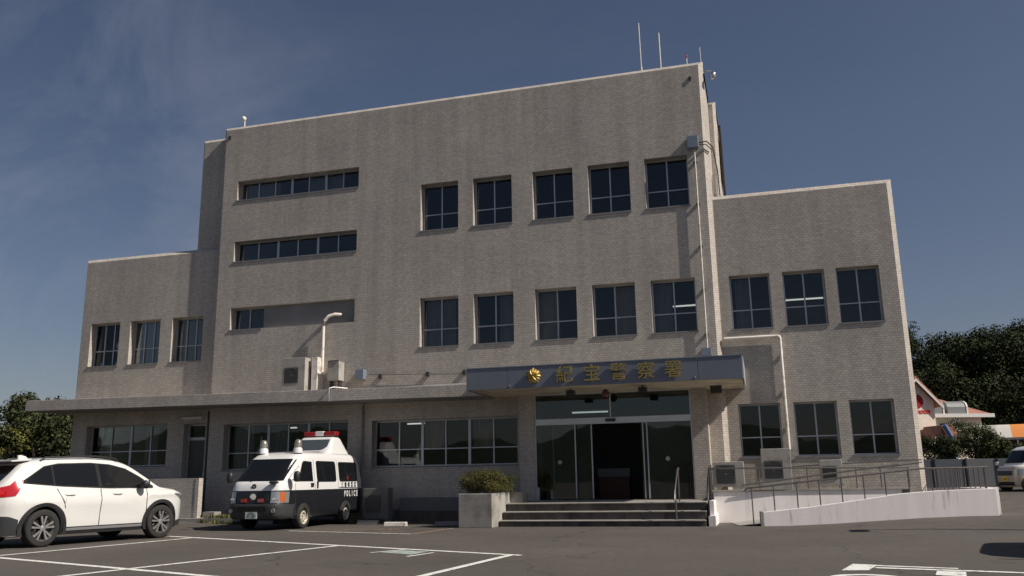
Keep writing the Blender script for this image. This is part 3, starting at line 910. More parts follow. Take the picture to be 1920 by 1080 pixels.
# ------------------------------------------------------------------ roof equipment
def pole_antenna(x, y, z0, z1, r, label, lean=0.0, extra=False):
    t = thing('whip_antenna', label, 'antenna', (x, y, z0), 0, 'whip antennas on the tower roof')
    h = z1 - z0
    MB().tube([(0, 0, 0), (lean * .4, 0, h * .4)], r * 1.3, 8).build('mast', GALV, t)
    MB().tube([(lean * .4, 0, h * .4), (lean, 0, h)], r * .8, 8).build('rod', GALV, t)
    if extra: MB().box(-.16, -.02, -.05, .05, .45, .75).build('bracket_box', BUMP, t)
pole_antenna(4.75, .5, 12.9, 15.45, .030, 'tallest whip antenna on the roof, leftmost near the tower corner', -.03, True)
pole_antenna(5.36, .5, 12.9, 15.0, .035, 'thick whip antenna standing second from the left on the tower roof', -.02)
pole_antenna(6.62, .3, 12.9, 14.2, .018, 'thin dark whip antenna at the right corner of the tower roof', -.03)
t = thing('warning_light', 'small amber warning light on a short stem on the tower roof edge', 'light', (6.18, .3, 13.60))
MB().tube([(0, 0, 0), (0, 0, .32)], .012, 6).build('stem', GALV, t)
MB().lathe([(.03, .32), (.035, .36), (.02, .40), (0, .41)], 10).build('lens', ORL, t)
def dome_cam(x, y, z, label, side=False, metal=ALUW):
    t = thing('dome_camera', label, 'security camera', (x, y, z), 0, 'dome cameras on the roof')
    if side:
        MB().tube([(-.32, .1, .05), (-.1, 0, .10), (.05, 0, .06)], .025, 8).build('arm', GALV, t)
        MB().lathe([(.0, -.20), (.06, -.18), (.09, -.10), (.09, -.02), (.05, .06), (0, .07)], 16, (.08, 0, 0)).build('dome', SILV, t, smooth=60)
    else:
        MB().tube([(0, 0, -.30), (0, 0, 0)], .022, 8).build('post', WPIPE, t)
        MB().lathe([(.0, -.07), (.05, -.06), (.08, .0), (.085, .07), (.03, .12), (0, .12)], 16, (-.03, -.02, .05)).build('dome', metal, t, smooth=60)
dome_cam(-9.47, .28, 13.90, 'white dome camera on a post at the left corner of the tower roof', metal=WPIPE)
dome_cam(6.86, .12, 13.18, 'silver dome camera on an arm at the right corner of the tower', side=True)

# ------------------------------------------------------------------ outdoor air-conditioning units
def ac_unit(name, x, y, z, w, h, d, label, fan='front', legs=.08, vert=1, mat=None):
    t = thing(name, label, 'air conditioner', (x, y, z), 0, 'outdoor units of the air conditioning')
    bevel(MB().box(0, w, 0, d, legs, h).build('casing', mat or ACM, t), .012)
    for lx in (.06, w - .10):
        MB().box(lx, lx + .05, 0.02, d - .02, 0, legs).build('foot', GALV, t)
    fw = w * .62
    for i in range(vert):
        cz = legs + (h - legs) * (i + .5) / vert; s = min(fw, (h - legs) / vert * .85) / 2; cx = fw * .55 + .05
        g = MB().box(cx - s, cx + s, -.012, -.002, cz - s, cz + s).build('fan_opening', ACD, t)
        MB().lathe([(s * .92, -.02), (s * .92, -.014), (s * .85, -.014)], 28, (cx, 0, cz), 'y', cap=False).build('fan_ring', ACD, g)
        m = MB()
        for k in range(1, 7): m.box(cx - s + .005, cx + s - .005, -.022, -.015, cz - s + 2 * s * k / 7 - .004, cz - s + 2 * s * k / 7 + .004)
        m.build('grille', BUMP, g)
        MB().lathe([(.04, -.026), (.04, -.014)], 12, (cx, 0, cz), 'y').build('hub', ACD, g)
    return t
ac_unit('outdoor_unit', -6.98, -.62, 3.86, .80, 1.20, .36, 'outdoor unit on the eave roof beside the tall cream duct cover')
bb = thing('metal_cabinet', 'pale metal cabinet on short legs on the eave roof, right of the white exhaust duct', 'cabinet', (-5.50, -.42, 3.88))
bevel(MB().box(0, .40, 0, .38, .42, 1.02).build('box', ACM, bb), .01)
for lx in (.04, .32): MB().box(lx, lx + .04, .1, .3, 0, .42).build('leg', BUMP, bb)
MB().box(.02, .38, -.03, .0, 1.02, 1.05).build('lid_edge', BLACK, bb)

# platform units
PZ = .80
ac_unit('outdoor_unit', 6.22, -.62, PZ, .80, .74, .34, 'low outdoor unit beside the entrance pier behind the ramp rail')
u2 = ac_unit('outdoor_unit', 7.48, -.52, PZ - .12, .76, 1.18, .40, 'tallest outdoor unit, under the trunking pipe of the right wing', vert=1)
ac_unit('outdoor_unit', 8.95, -.42, PZ, .56, .74, .34, 'narrow outdoor unit under the middle window of the right wing')
ac_unit('outdoor_unit', -3.92, -.95, .0, .80, .98, .34, 'shaded outdoor unit against the wall right behind the police van', mat=pbr('shaded_casing', (.16, .155, .15), .7, var=.15))  # casing colour darkened to stand for the shade on this unit

# ------------------------------------------------------------------ steps, planter, handrails
stp = thing('entrance_steps', 'wide stained concrete steps leading up to the station entrance', 'steps')
SX0, SX1 = .99, 6.12
def step(y0, y1, z0, z1):
    o = MB().box(SX0, SX1, y0, y1, z0, z1 - .03).build('step', CONCD, stp)
    bevel(MB().box(SX0 - .0, SX1, y0 - .025, y1, z1 - .029, z1).build('nosing', CONC, o), .006, 1)
step(-3.30, -2.951, 0, .15); step(-2.95, -2.601, 0, .352); step(-2.60, -.61, 0, .555)
MB().box(SX0, SX1, -.609, -.50, 0, .575).build('threshold', CONC, stp)

pl = thing('planter_box', 'tall square concrete planter beside the entrance steps', 'planter')
mb = MB()
mb.prism([(.08, 0), (.96, 0), (.96, .83), (.08, .83)], 'y', -3.84, -3.72)
mb.box(.08, .20, -3.72, -2.2, 0, .83); mb.box(.84, .96, -3.72, -2.2, 0, .83); mb.box(.08, .96, -2.2, -2.08, 0, .83)
bevel(mb.build('wall', pbr('planter_concrete', (.34, .325, .295), .9, var=.12, vscale=2, bump=.3, dirt=(.16, .15, .135), dscale=1.5, dlo=.5, dhi=.72), pl), .012)
MB().box(.21, .83, -3.71, -2.21, .1, .74).build('soil', pbr('soil', (.05, .035, .025), .95), pl)
MB().box(.96, 1.30, -2.2, -1.6, .5, .83).build('side_wall', CONC, pl)

def leaf_cloud(name, mat, parent, clumps, per, leaf, seed, flat=.0):
    """clumps: (center, radius xyz); leaf quads through each clump's shell and volume"""
    rnd = random.Random(seed); mb = MB()
    for c, rad in clumps:
        for _ in range(per):
            while True:
                d = Vector((rnd.uniform(-1, 1), rnd.uniform(-1, 1), rnd.uniform(-1, 1)))
                if .05 < d.length < 1: break
            d = d.normalized() * (rnd.random() ** .45)
            p = Vector(c) + Vector((d.x * rad[0], d.y * rad[1], d.z * rad[2]))
            n = (d.normalized() + Vector((rnd.gauss(0, .6), rnd.gauss(0, .6), rnd.gauss(0, .6) + .3))).normalized()
            a = n.orthogonal().normalized(); a.rotate(Matrix.Rotation(rnd.uniform(0, 6.28), 3, n)); b = n.cross(a)
            s = leaf * rnd.uniform(.6, 1.4)
            mb.face([p - a * s, p + b * s * .5, p + a * s, p - b * s * .5])
    o = mb.build(name, mat, parent, recalc=False)
    return o

sh = thing('clipped_shrub', 'rounded yellow green shrub growing out of the concrete planter', 'shrub', (.62, -2.95, .78))
cl = []
rnd = random.Random(11)
for i in range(60):
    u, v = rnd.uniform(-.50, .46), rnd.uniform(-.72, .6)
    k = 1 - .35 * max(abs(u) / .55, abs(v) / .75) ** 3
    cl.append(((u, v, rnd.uniform(.15, .60) * k), (.20, .20, .15)))
leaf_cloud('foliage', LEAFH, sh, cl, 420, .014, 5)
cl2 = [((rnd.uniform(-.62, -.2), rnd.uniform(-.6, .3), rnd.uniform(.1, .5)), (.2, .2, .16)) for _ in range(10)]
leaf_cloud('dry_foliage', LEAFR, sh, cl2, 300, .014, 6)
mb = MB()
for i in range(9): mb.tube([(rnd.uniform(-.15, .15), rnd.uniform(-.3, .3), -.05), (rnd.uniform(-.45, .4), rnd.uniform(-.45, .4), .42)], .012, 5)
mb.build('stems', BARK, sh)

def stair_rail(x, label, mat):
    t = thing('stair_handrail', label, 'handrail', (x, 0, 0), 0, 'handrails on the entrance steps')
    MB().tube([(0, -3.45, .62), (0, -3.38, .78), (0, -2.3, 1.36), (0, -2.05, 1.38), (0, -1.98, 1.34)], .022, 10).build('rail', mat, t, smooth=60)
    MB().tube([(0, -3.2, .14), (0, -3.2, .86)], .020, 8).build('post', mat, t)
    MB().tube([(0, -2.2, .54), (0, -2.2, 1.36)], .020, 8).build('post', mat, t)
    MB().lathe([(0, -.03), (.028, 0), (0, .03)], 12, (0, -3.45, .62)).build('end_cap', SILV, t)
stair_rail(5.42, 'slim brown handrail standing on the steps in front of the right door', RAILM)
stair_rail(6.20, 'black handrail at the right edge of the steps beside the white ramp wall', RAILD)

# ------------------------------------------------------------------ access ramp
rampT = thing('access_ramp', 'white painted switchback wheelchair ramp with low side walls in front of the right wing', 'ramp')
FY = -3.20
def gz(x, y): return ground_z(x, y) - .03
mb = MB()
poly = [(7.44, -.03), (7.44, .32), (8.5, .42), (9.6, .56), (10.6, .70), (11.4, .755), (12.72, .79), (12.72, .0)]
mb.prism(poly, 'y', FY, FY + .16)
bevel(mb.build('front_wall', WHITEW, rampT), .01)
MB().box(7.38, 7.44, FY - .005, FY + .165, 0, .335).build('end_post', CONC, rampT)
mb = MB(); mb.box(12.72, 13.02, -2.62, -1.40, .0, .80)
bevel(mb.build('return_wall', WHITEW, rampT), .01)
MB().box(12.54, 12.719, FY + .161, -1.4, .0, .79).build('end_wall', WHITEW, rampT)
mb = MB(); mb.box(6.52, 11.15, -1.60, -1.44, .0, .775)
bevel(mb.build('rear_wall', WHITEW, rampT), .01)
MB().box(6.48, 11.50, -1.64, -1.40, .776, .815).build('coping', CONC, rampT)
MB().box(6.18, 6.34, -3.24, -1.65, .0, .24).build('kerb_post', WHITEW, rampT)
MB().box(6.20, 6.30, -2.9, -1.65, .24, .58).build('stair_cheek', WHITEW, rampT)
# running surfaces
mb = MB()
rows = [[(x, FY + .161, z), (x, -1.601, z)] for x, z in ((6.9, .012), (7.4, .05), (11.2, .62), (12.3, .66))]
mb.grid(rows); mb.build('ramp_surface', CONC, rampT)
RPIV = Vector((7.44, -3.2, 0)); RANG = R(10)
TR = Matrix.Translation(RPIV) @ Matrix.Rotation(RANG, 4, 'Z') @ Matrix.Translation(-RPIV)
for ch in rampT.children:
    if not ch.name.startswith(('kerb_post', 'stair_cheek')): ch.data.transform(TR)
MB().prism([(6.16, -1.62), (6.40, -1.62), (11.0, -.80), (11.0, WY - .002), (6.16, WY - .002)], 'z', .30, .78).build('platform', CONC, rampT)
MB().prism([(11.002, -.80), (12.62, -.75), (12.4, .9), (11.62, .9), (11.62, WY - .004), (11.002, WY - .004)], 'z', .1, .66).build('platform', CONC, rampT)

def rail_run(name, label, pts, posts, mat, second=None, r=.022):
    t = thing(name, label, 'railing', (0, 0, 0), 0, 'steel railings of the ramp')
    MB().tube(pts, r, 8).build('top_rail', mat, t, smooth=60)
    if second: MB().tube(second, r * .9, 8).build('lower_rail', mat, t, smooth=60)
    for (x, y, z0, z1) in posts: MB().tube([(x, y, z0), (x, y, z1)], .016, 8).build('post', mat, t)
    if 'right wing' not in label:
        for ch in t.children: ch.data.transform(TR)
    return t
def zr(x): return .88 + (min(x, 11.1) - 7.25) * (1.26 - .88) / (11.1 - 7.25)
fp = [(7.22, .02), (7.73, .34), (8.27, .39), (8.79, .455), (9.30, .52), (9.81, .59), (10.3, .655), (10.83, .715), (11.35, .75), (11.95, .765), (12.55, .78)]
rail_run('ramp_railing', 'sloping steel railing with many posts on the front ramp wall', [(7.05, FY + .08, zr(7.05) - .06), (7.12, FY + .08, zr(7.12)), (11.1, FY + .08, 1.26), (12.62, FY + .08, 1.27)],
         [(x, FY + .08, z, zr(x)) for x, z in fp], RAILM)
fp2 = [(7.6, .05), (8.2, .1), (8.9, .2), (9.6, .3), (10.3, .42), (11.0, .55)]
rail_run('ramp_railing', 'inner sloping handrail along the back wall of the lower ramp run', [(7.2, -1.72, .92), (7.4, -1.72, .95), (11.1, -1.72, 1.38)],
         [], RAILM, second=None)
rail_run('ramp_railing', 'level steel rail along the platform in front of the outdoor units', [(6.48, -1.52, 1.30), (6.52, -1.52, 1.36), (9.0, -1.52, 1.34), (11.40, -1.52, 1.30)],
         [(x, -1.52, .8, 1.34) for x in (6.54, 7.7, 8.9, 10.1, 10.7, 11.38)], RAILM)
rail_run('ramp_railing', 'end railing with closely spaced bars at the turning platform of the ramp', [(11.7, .75, 1.24), (12.56, .7, 1.28), (12.62, -3.0, 1.27)],
         [(12.62, -2.9 + i * .28, .66, 1.26) for i in range(13)] + [(11.75 + i * .12, .74, .66, 1.25) for i in range(7)], RAILM, r=.018)
rail_run('ramp_railing', 'thin wall handrail fixed under the right wing windows', [(8.2, .02, 1.38), (9.0, .0, 1.42), (11.3, .0, 1.50), (11.5, .02, 1.50)], [], RAILM, second=[(10.4, .0, 1.30), (11.5, .0, 1.43)], r=.016)

# ------------------------------------------------------------------ low tiled wall, door step and kerb on the left
lw = thing('low_wall', 'low brick tiled screen wall between the white car and the police van', 'wall')
mb = MB(); mb.box(-13.6, -9.36, -1.40, -1.22, .0, 1.36)
mb.build('wall', TILE, lw)
mb = MB(); mb.box(-9.36, -9.24, -1.415, -1.20, .0, 1.36); mb.build('end_tiles', TILE, lw)
tag(MB().box(-14.5, -6.4, -1.78, -1.42, .0, .17).box(-9.24, -7.0, -1.42, -.021, .0, .17).build('kerb', CONC), kind='structure')
ds = MB().box(-9.15, -8.75, -1.25, -.9, .171, .34).build('door_step', CONC)
tag(ds, 'small concrete block on the kerb at the end of the low brick wall', 'step')
# weeds along the kerb
def weeds(x0, x1, y0, y1, n, seed, label=None):
    rnd = random.Random(seed); mb = MB()
    for _ in range(n):
        x, y = rnd.uniform(x0, x1), rnd.uniform(y0, y1); h = rnd.uniform(.04, .16); a = rnd.uniform(0, 6.28)
        z = .16 if y > -1.75 and x < -6.4 else ground_z(x, y)
        dx, dy = math.cos(a) * .02, math.sin(a) * .02; lx, ly = rnd.uniform(-.06, .06), rnd.uniform(-.06, .06)
        mb.face([(x - dx, y - dy, z), (x + dx, y + dy, z), (x + lx, y + ly, z + h)])
    tag(mb.build('grass', WEED, recalc=False), 'weeds growing along the foot of the wall behind the police van', 'grass', kind='stuff')
weeds(-8.6, -3.2, -1.7, -.9, 1800, 3)
weeds(-8.8, -7.0, -2.0, -1.5, 600, 4)

def wheel_stop(x, y, label, rz=0.0):
    t = thing('wheel_stop', label, 'wheel stop', (x, y, ground_z(x, y)), rz, 'concrete wheel stops by the wall')
    bevel(MB().prism([(-.09, 0), (.09, 0), (.065, .11), (-.065, .11)], 'x', -.31, .31).build('block', WPIPE if 'white' in label else CONC, t), .012)
wheel_stop(-1.98, -3.0, 'worn white wheel stop between the police van and the planter')
wheel_stop(-.62, -2.75, 'grey shaded wheel stop close to the planter', .15)
wheel_stop(-3.25, -2.0, 'grey wheel stop behind the rear of the police van')

# ------------------------------------------------------------------ vehicles
def interp(pts, x):
    if x <= pts[0][0]: return pts[0][1]
    for (a, b), (c, d) in zip(pts, pts[1:]):
        if x <= c: return b + (d - b) * (x - a) / (c - a) if c > a else d
    return pts[-1][1]

def sinterp(pts, x):
    """smooth (Catmull-Rom) interpolation through points"""
    n = len(pts)
    if x <= pts[0][0]: return pts[0][1]
    if x >= pts[-1][0]: return pts[-1][1]
    for i in range(n - 1):
        if pts[i][0] <= x <= pts[i + 1][0]: break
    x0, y0 = pts[i]; x1, y1 = pts[i + 1]
    m0 = (pts[i + 1][1] - pts[i - 1][1]) / (pts[i + 1][0] - pts[i - 1][0]) if i > 0 else (y1 - y0) / (x1 - x0)
    m1 = (pts[i + 2][1] - y0) / (pts[i + 2][0] - x0) if i < n - 2 else (y1 - y0) / (x1 - x0)
    h = x1 - x0; t = (x - x0) / h
    return (2 * t ** 3 - 3 * t ** 2 + 1) * y0 + (t ** 3 - 2 * t ** 2 + t) * h * m0 + (-2 * t ** 3 + 3 * t ** 2) * y1 + (t ** 3 - t ** 2) * h * m1

def wheel(parent, x, y, r, w, rim_r, side, spokes=5, mat=RIM, steel=False):
    """side +1: outer face toward +y"""
    s = side
    prof = [(rim_r, -w / 2), (r * .93, -w / 2), (r, -w / 2 + .03), (r, w / 2 - .03), (r * .95, w / 2 - .005), (r * .9, w / 2), (rim_r + .01, w / 2 - .004), (rim_r, w / 2 - .03), (rim_r * .98, -w / 2)]
    t = MB().lathe([(a, b * s) for a, b in prof], 40, (x, y, r), 'y', cap=False).build('wheel', RUBBER, parent, smooth=50)
    yo = y + s * w / 2
    m = MB()
    m.lathe([(rim_r + .004, s * -.004), (rim_r + .004, s * -.02), (rim_r * .93, s * -.05), (rim_r * .90, s * -.10)], 40, (x, yo, r), 'y', cap=False)
    m.build('rim_lip', mat, t, smooth=50)
    MB().lathe([(rim_r * .96, s * -.085), (.01, s * -.085)], 32, (x, yo, r), 'y').build('brake_disc', RIMD, t)
    sp = MB()
    if not steel:
        for k in range(spokes):
            a0 = 2 * math.pi * k / spokes + .3
            for off in (-.21, .21):
                a = a0 + off
                ci, si = math.cos(a0 + off * .6), math.sin(a0 + off * .6); c, q = math.cos(a), math.sin(a)
                n1, n2 = (-si, ci), (-q, c)
                wi, wo = .012, .020
                p = [(x + ci * .045 - n1[0] * wi, r + si * .045 - n1[1] * wi), (x + ci * .045 + n1[0] * wi, r + si * .045 + n1[1] * wi),
                     (x + c * rim_r * .97 + n2[0] * wo, r + q * rim_r * .97 + n2[1] * wo), (x + c * rim_r * .97 - n2[0] * wo, r + q * rim_r * .97 - n2[1] * wo)]
                sp.prism(p, 'y', yo - s * .012, yo - s * .05)
        sp.lathe([(.05, s * -.05), (.055, s * -.015), (.03, s * -.006), (0, s * -.006)], 16, (x, yo, r), 'y')
    else:
        sp.lathe([(rim_r * .92, s * -.05), (rim_r * .74, s * -.045), (rim_r * .60, s * -.02), (rim_r * .42, s * -.018), (rim_r * .36, s * -.05), (.05, s * -.05), (.045, s * -.01), (0, s * -.008)], 28, (x, yo, r), 'y', cap=False)
    sp.build('rim', mat, t, smooth=40)
    if steel:
        hm = MB()
        for k in range(10):
            a = 2 * math.pi * k / 10
            hm.lathe([(.019, s * -.030), (.0, s * -.030)], 8, (x + math.cos(a) * rim_r * .68, yo + s * .0, r + math.sin(a) * rim_r * .68), 'y')
        hm.build('rim_hole', BLACK, t)
    return t

# ---------------- white compact SUV (lofted along its length)
def build_suv():
    S = 1.05
    t = thing('parked_car', 'white compact SUV with black wheel arch trim parked at the left edge of the lot', 'car', (0, 0, 0))
    ZT = [(-2.20, .90), (-2.17, 1.02), (-2.10, 1.12), (-1.98, 1.26), (-1.80, 1.44), (-1.70, 1.545), (-1.55, 1.60), (-1.1, 1.655), (-.5, 1.675), (0, 1.665), (.35, 1.62), (.62, 1.53), (.95, 1.32), (1.22, 1.125), (1.35, 1.075),
          (1.7, 1.03), (1.95, .965), (2.08, .90), (2.16, .80), (2.20, .68)]
    def zt(x): return interp(ZT, x) if x < -1.5 or x > 1.3 else sinterp(ZT, x)
    def plan(x):
        a = abs(x) / (2.26 if x > 0 else 2.24)
        return (1 - min(a, .999) ** (5.5 if x > 0 else 8)) ** .42
    def hw(x, z):
        w = .895 * (plan(x) * .9 + .1 * plan(x))
        if z < 1.02:
            w *= 1 - .055 * ((z - .70) / .42) ** 2
            w -= .012 * math.exp(-((z - .98) / .04) ** 2)
            w += .022 * math.exp(-((z - .87 - .035 * x) / .05) ** 2) - .022 * math.exp(-((z - .55) / .10) ** 2) * math.exp(-(x / .9) ** 4)
        else:
            w *= .965 - .30 * (z - 1.02) / .60
        return max(w, .02)
    WX, WR = 1.335, .345
    AR = .405
    def zb(x):
        base = .20 if -1.9 < x < 1.9 else .20 + .10 * (abs(x) - 1.9) / .3
        for wx in (-WX, WX):
            d = x - wx
            if abs(d) < AR:
                base = max(base, WR + math.sqrt(max(0, AR * AR - d * d)) if abs(d) < AR else base)
        return base
    xs = set([-2.2, -2.17, -2.1, -2.0, 2.0, 2.08, 2.13, 2.17, 2.2])
    x = -2.2
    while x < 2.2: xs.add(round(x, 3)); x += .06
    for wx in (-WX, WX):
        for k in range(25):
            xs.add(round(wx - AR * math.cos(math.pi * k / 24), 4))
        xs.add(wx - AR - .001); xs.add(wx + AR + .001)
    xs = sorted(xs)
    rows = []
    fr = [0, .04, .10, .18, .27, .36, .45, .54, .62, .70, .78, .85, .91, .955, .985]
    for x in xs:
        z0, z1 = zb(x), zt(x); half = []
        half.append((x, 0, z0)); half.append((x, hw(x, z0) * .93, z0))
        for f in fr:
            z = z0 + .02 + (z1 - z0 - .045) * f
            half.append((x, hw(x, z), z))
        wt = hw(x, z1)
        half.append((x, wt * .955, z1 - .014)); half.append((x, wt * .86, z1)); half.append((x, wt * .6, z1 + .008)); half.append((x, wt * .3, z1 + .012)); half.append((x, 0, z1 + .014))
        full = half + [(a, -b, c) for a, b, c in reversed(half[1:-1])]
        rows.append(full)
    mb = MB(); mb.grid(rows, closed=True)
    n = len(rows[0])
    for i in range(len(mb.f)):
        j = i % n
        if j == 0 or j == n - 1: mb.m[i] = 1
    mb.f.append(tuple(range(n))); mb.m.append(0)
    k = (len(rows) - 1) * n
    mb.f.append(tuple(k + i for i in reversed(range(n)))); mb.m.append(0)
    mb.build('body', [CARW, DARKB], t, smooth=32)
    # inner arches
    for wx in (-WX, WX):
        MB().box(wx - .50, wx + .50, -.60, .60, .22, .80).build('wheel_well', DARKB, t)
    def side_panel(name, xs_, lo, hi, mat, off=.006, nz=4, sides=(1, -1), parent=None):
        for s in sides:
            rr = []
            for x in xs_:
                a, b = interp(lo, x), interp(hi, x)
                rr.append([(x, s * (hw(x, a + (b - a) * i / nz) + off), a + (b - a) * i / nz) for i in range(nz + 1)])
            # edge thickness
            MB().grid(rr).build(name, mat, parent or t, smooth=50)
    fx = lambda a, b, n=24: [a + (b - a) * i / n for i in range(n + 1)]
    # side glass: one dark band split by pillars
    top = [(-1.78, 1.20), (-1.30, 1.50), (-1.0, 1.555), (-.3, 1.575), (.15, 1.545), (.5, 1.46), (.8, 1.30), (1.10, 1.10)]
    low = [(-1.78, 1.185), (-1.0, 1.115), (0, 1.07), (1.10, 1.055)]
    side_panel('side_trim', fx(-1.78, 1.10, 48), low, top, DARKB, .014, 8)
    def inset(a, b, d=.022):
        side_panel('side_window', fx(a, b, 16), [(x, interp(low, x) + d) for x in fx(-1.8, 1.1, 20)], [(x, max(interp(top, x) - d, interp(low, x) + d + .004)) for x in fx(-1.8, 1.1, 30)], CGLASS, .019, 8)
    inset(-1.66, -1.16); inset(-1.12, -.20); inset(-.12, .86)
    # belt moulding (bright), door seams, sill cladding
    side_panel('sill_trim', fx(-.93, .93, 20), [(-1, .215), (1, .215)], [(-1, .345), (1, .345)], BLACK, .012)
    side_panel('sill_strip', fx(-.90, .90, 20), [(-1, .275), (1, .275)], [(-1, .325), (1, .325)], pbr('satin_silver', (.50, .51, .53), .35, .7), .020)
    for a in (-.16, .93):
        side_panel('door_seam', fx(a, a + .012, 1), [(-2, .35), (2, .35)], [(-2, 1.06), (2, 1.06)], BLACK, .008, 10)
    mb_rows = []
    for s in (1, -1):
        rr = []
        for i in range(13):
            z = .70 + .37 * i / 12; x = -.93 - .18 * (i / 12) ** 1.3
            rr.append([(x, s * (hw(x, z) + .008), z), (x + .012, s * (hw(x, z) + .008), z)])
        MB().grid(rr).build('door_seam', BLACK, t)
    # crease shadow line below the handles
    # wheel arch cladding
    for wx in (-WX, WX):
        for s in (1, -1):
            rr = []
            for k in range(33):
                a = math.pi * (-.16 + 1.32 * k / 32)
                r0, r1 = AR - .005, AR + .062
                row = []
                for r_, o_ in ((r0, .02), (r0, .030), (r1, .026), (r1, .0)):
                    X, Z = wx + math.cos(a) * r_, WR + math.sin(a) * r_
                    Z = max(Z, .21)
                    row.append((X, s * (hw(X, max(Z, .4)) + o_) , Z))
                rr.append(row)
            MB().grid(rr).build('arch_trim', BLACK, t, smooth=40)
    # bumpers lower
    side_panel('rear_bumper', fx(-2.15, -1.80, 8), [(-2.3, .24), (-1.7, .24)], [(-2.3, .60), (-1.95, .58), (-1.76, .50)], BUMP, .014)
    side_panel('front_bumper', fx(1.84, 2.12, 8), [(1.7, .22), (2.3, .26)], [(1.7, .34), (2.3, .40)], BUMP, .012)
    side_panel('headlight', fx(1.72, 2.10, 8), [(1.72, .915), (2.10, .76)], [(1.72, .935), (1.9, .925), (2.10, .82)], CLEARL, .008)
    m = MB(); m.box(-2.235, -2.15, -.80, .80, .26, .62); bevel(m.build('rear_bumper', BUMP, t), .03)
    # tail lamps: wrap from side to tailgate
    side_panel('tail_lamp', fx(-2.17, -1.72, 12), [(-2.2, .96), (-2.05, .93), (-1.86, .955), (-1.72, 1.22)], [(-2.2, 1.02), (-2.12, 1.10), (-1.95, 1.145), (-1.80, 1.30), (-1.72, 1.235)], REDL, .014)
    m = MB(); m.box(-2.215, -2.10, -.80, .80, .985, 1.065); m.build('tail_lamp', REDL, t)
    # rear glass
    rr = []
    for x in (-2.06, -2.0, -1.94, -1.86, -1.80, -1.74):
        w_ = hw(x, zt(x)) * .84
        rr.append([(x - .004, y, zt(x) + .016) for y in (-w_, -w_ * .5, 0, w_ * .5, w_)])
    MB().grid(rr).build('rear_window', CGLASS, t, smooth=60)
    rr = []
    for i in range(11):
        x = .52 + (1.24 - .52) * i / 10; w_ = hw(x, zt(x)) * .86
        rr.append([(x, y, zt(x) + .018) for y in (-w_, -w_ * .5, 0, w_ * .5, w_)])
    MB().grid(rr).build('windscreen', CGLASS, t, smooth=60)
    # spoiler
    bevel(MB().prism([(-1.90, 1.575), (-1.55, 1.60), (-1.5, 1.645), (-1.92, 1.60)], 'y', -.60, .60).build('spoiler', CARW, t), .01)
    MB().prism([(-1.42, 1.625), (-1.20, 1.64), (-1.28, 1.70), (-1.37, 1.725), (-1.43, 1.72)], 'y', -.022, .022).build('fin_antenna', CARW, t)
    for s in (1, -1):
        MB().tube([(-1.35, s * .60, 1.60), (-1.25, s * .60, 1.665), (-.2, s * .61, 1.705), (.28, s * .60, 1.67), (.36, s * .60, 1.62)], .018, 8).build('roof_rail', BLACK, t, smooth=60)
        # mirrors
        mi = MB().lathe([(0, -.09), (.06, -.085), (.085, -.04), (.088, .02), (.07, .07), (0, .085)], 14, (.78, s * 1.0, 1.13), 'z').build('mirror', BLACK, t, smooth=60)
        mi.scale = (1, 1, 1)
        MB().box(.70, .80, s * .86 if s > 0 else -.97, s * .97 if s > 0 else -.86, 1.08, 1.13).build('mirror_arm', BLACK, t)
        MB().lathe([(0, .0), (.07, .012), (.082, .05), (.07, .09), (0, .10)], 14, (.80, s * 1.0, 1.12), 'z').build('mirror_cap', SILV, t, smooth=60)
        for a in (-.93, .12):
            MB().tube([(a - .0, s * (hw(a, .955) + .008), .955), (a + .05, s * (hw(a, .955) + .035), .958), (a + .16, s * (hw(a, .955) + .035), .955), (a + .21, s * (hw(a, .955) + .008), .95)], .013, 6).build('door_handle', CARW, t, smooth=60)
        for wx in (-WX, WX):
            wheel(t, wx, s * .78, WR, .23, .235, s, 5, RIM)
    t.scale = (S, S, S)
    return t

suv = build_suv()
_h = R(77)
_rw = Vector((-6.39, -10.44, 0))
_d = Vector((math.cos(_h), math.sin(_h), 0)); _n = Vector((-_d.y, _d.x, 0))
# near (right hand) rear wheel outer contact sits at _rw ; right side is local -y
_o = _rw + _d * 1.335 * 1.05 + _n * .80 * 1.05
suv.location = (_o.x, _o.y, 0); suv.rotation_euler = (0, 0, _h)

# ---------------- box vans lofted over height
def plan_ring(xf, xr, w, nf=7.0, nr=9.0, n=64):
    xc = (xf + xr) / 2; pts = []
    for k in range(n):
        a = 2 * math.pi * k / n; c, s = math.cos(a), math.sin(a)
        e = 2 / (nf if c > 0 else nr)
        X = (xf - xc) * math.copysign(abs(c) ** e, c); Y = w * math.copysign(abs(s) ** e, s)
        pts.append((xc + X, Y))
    return pts

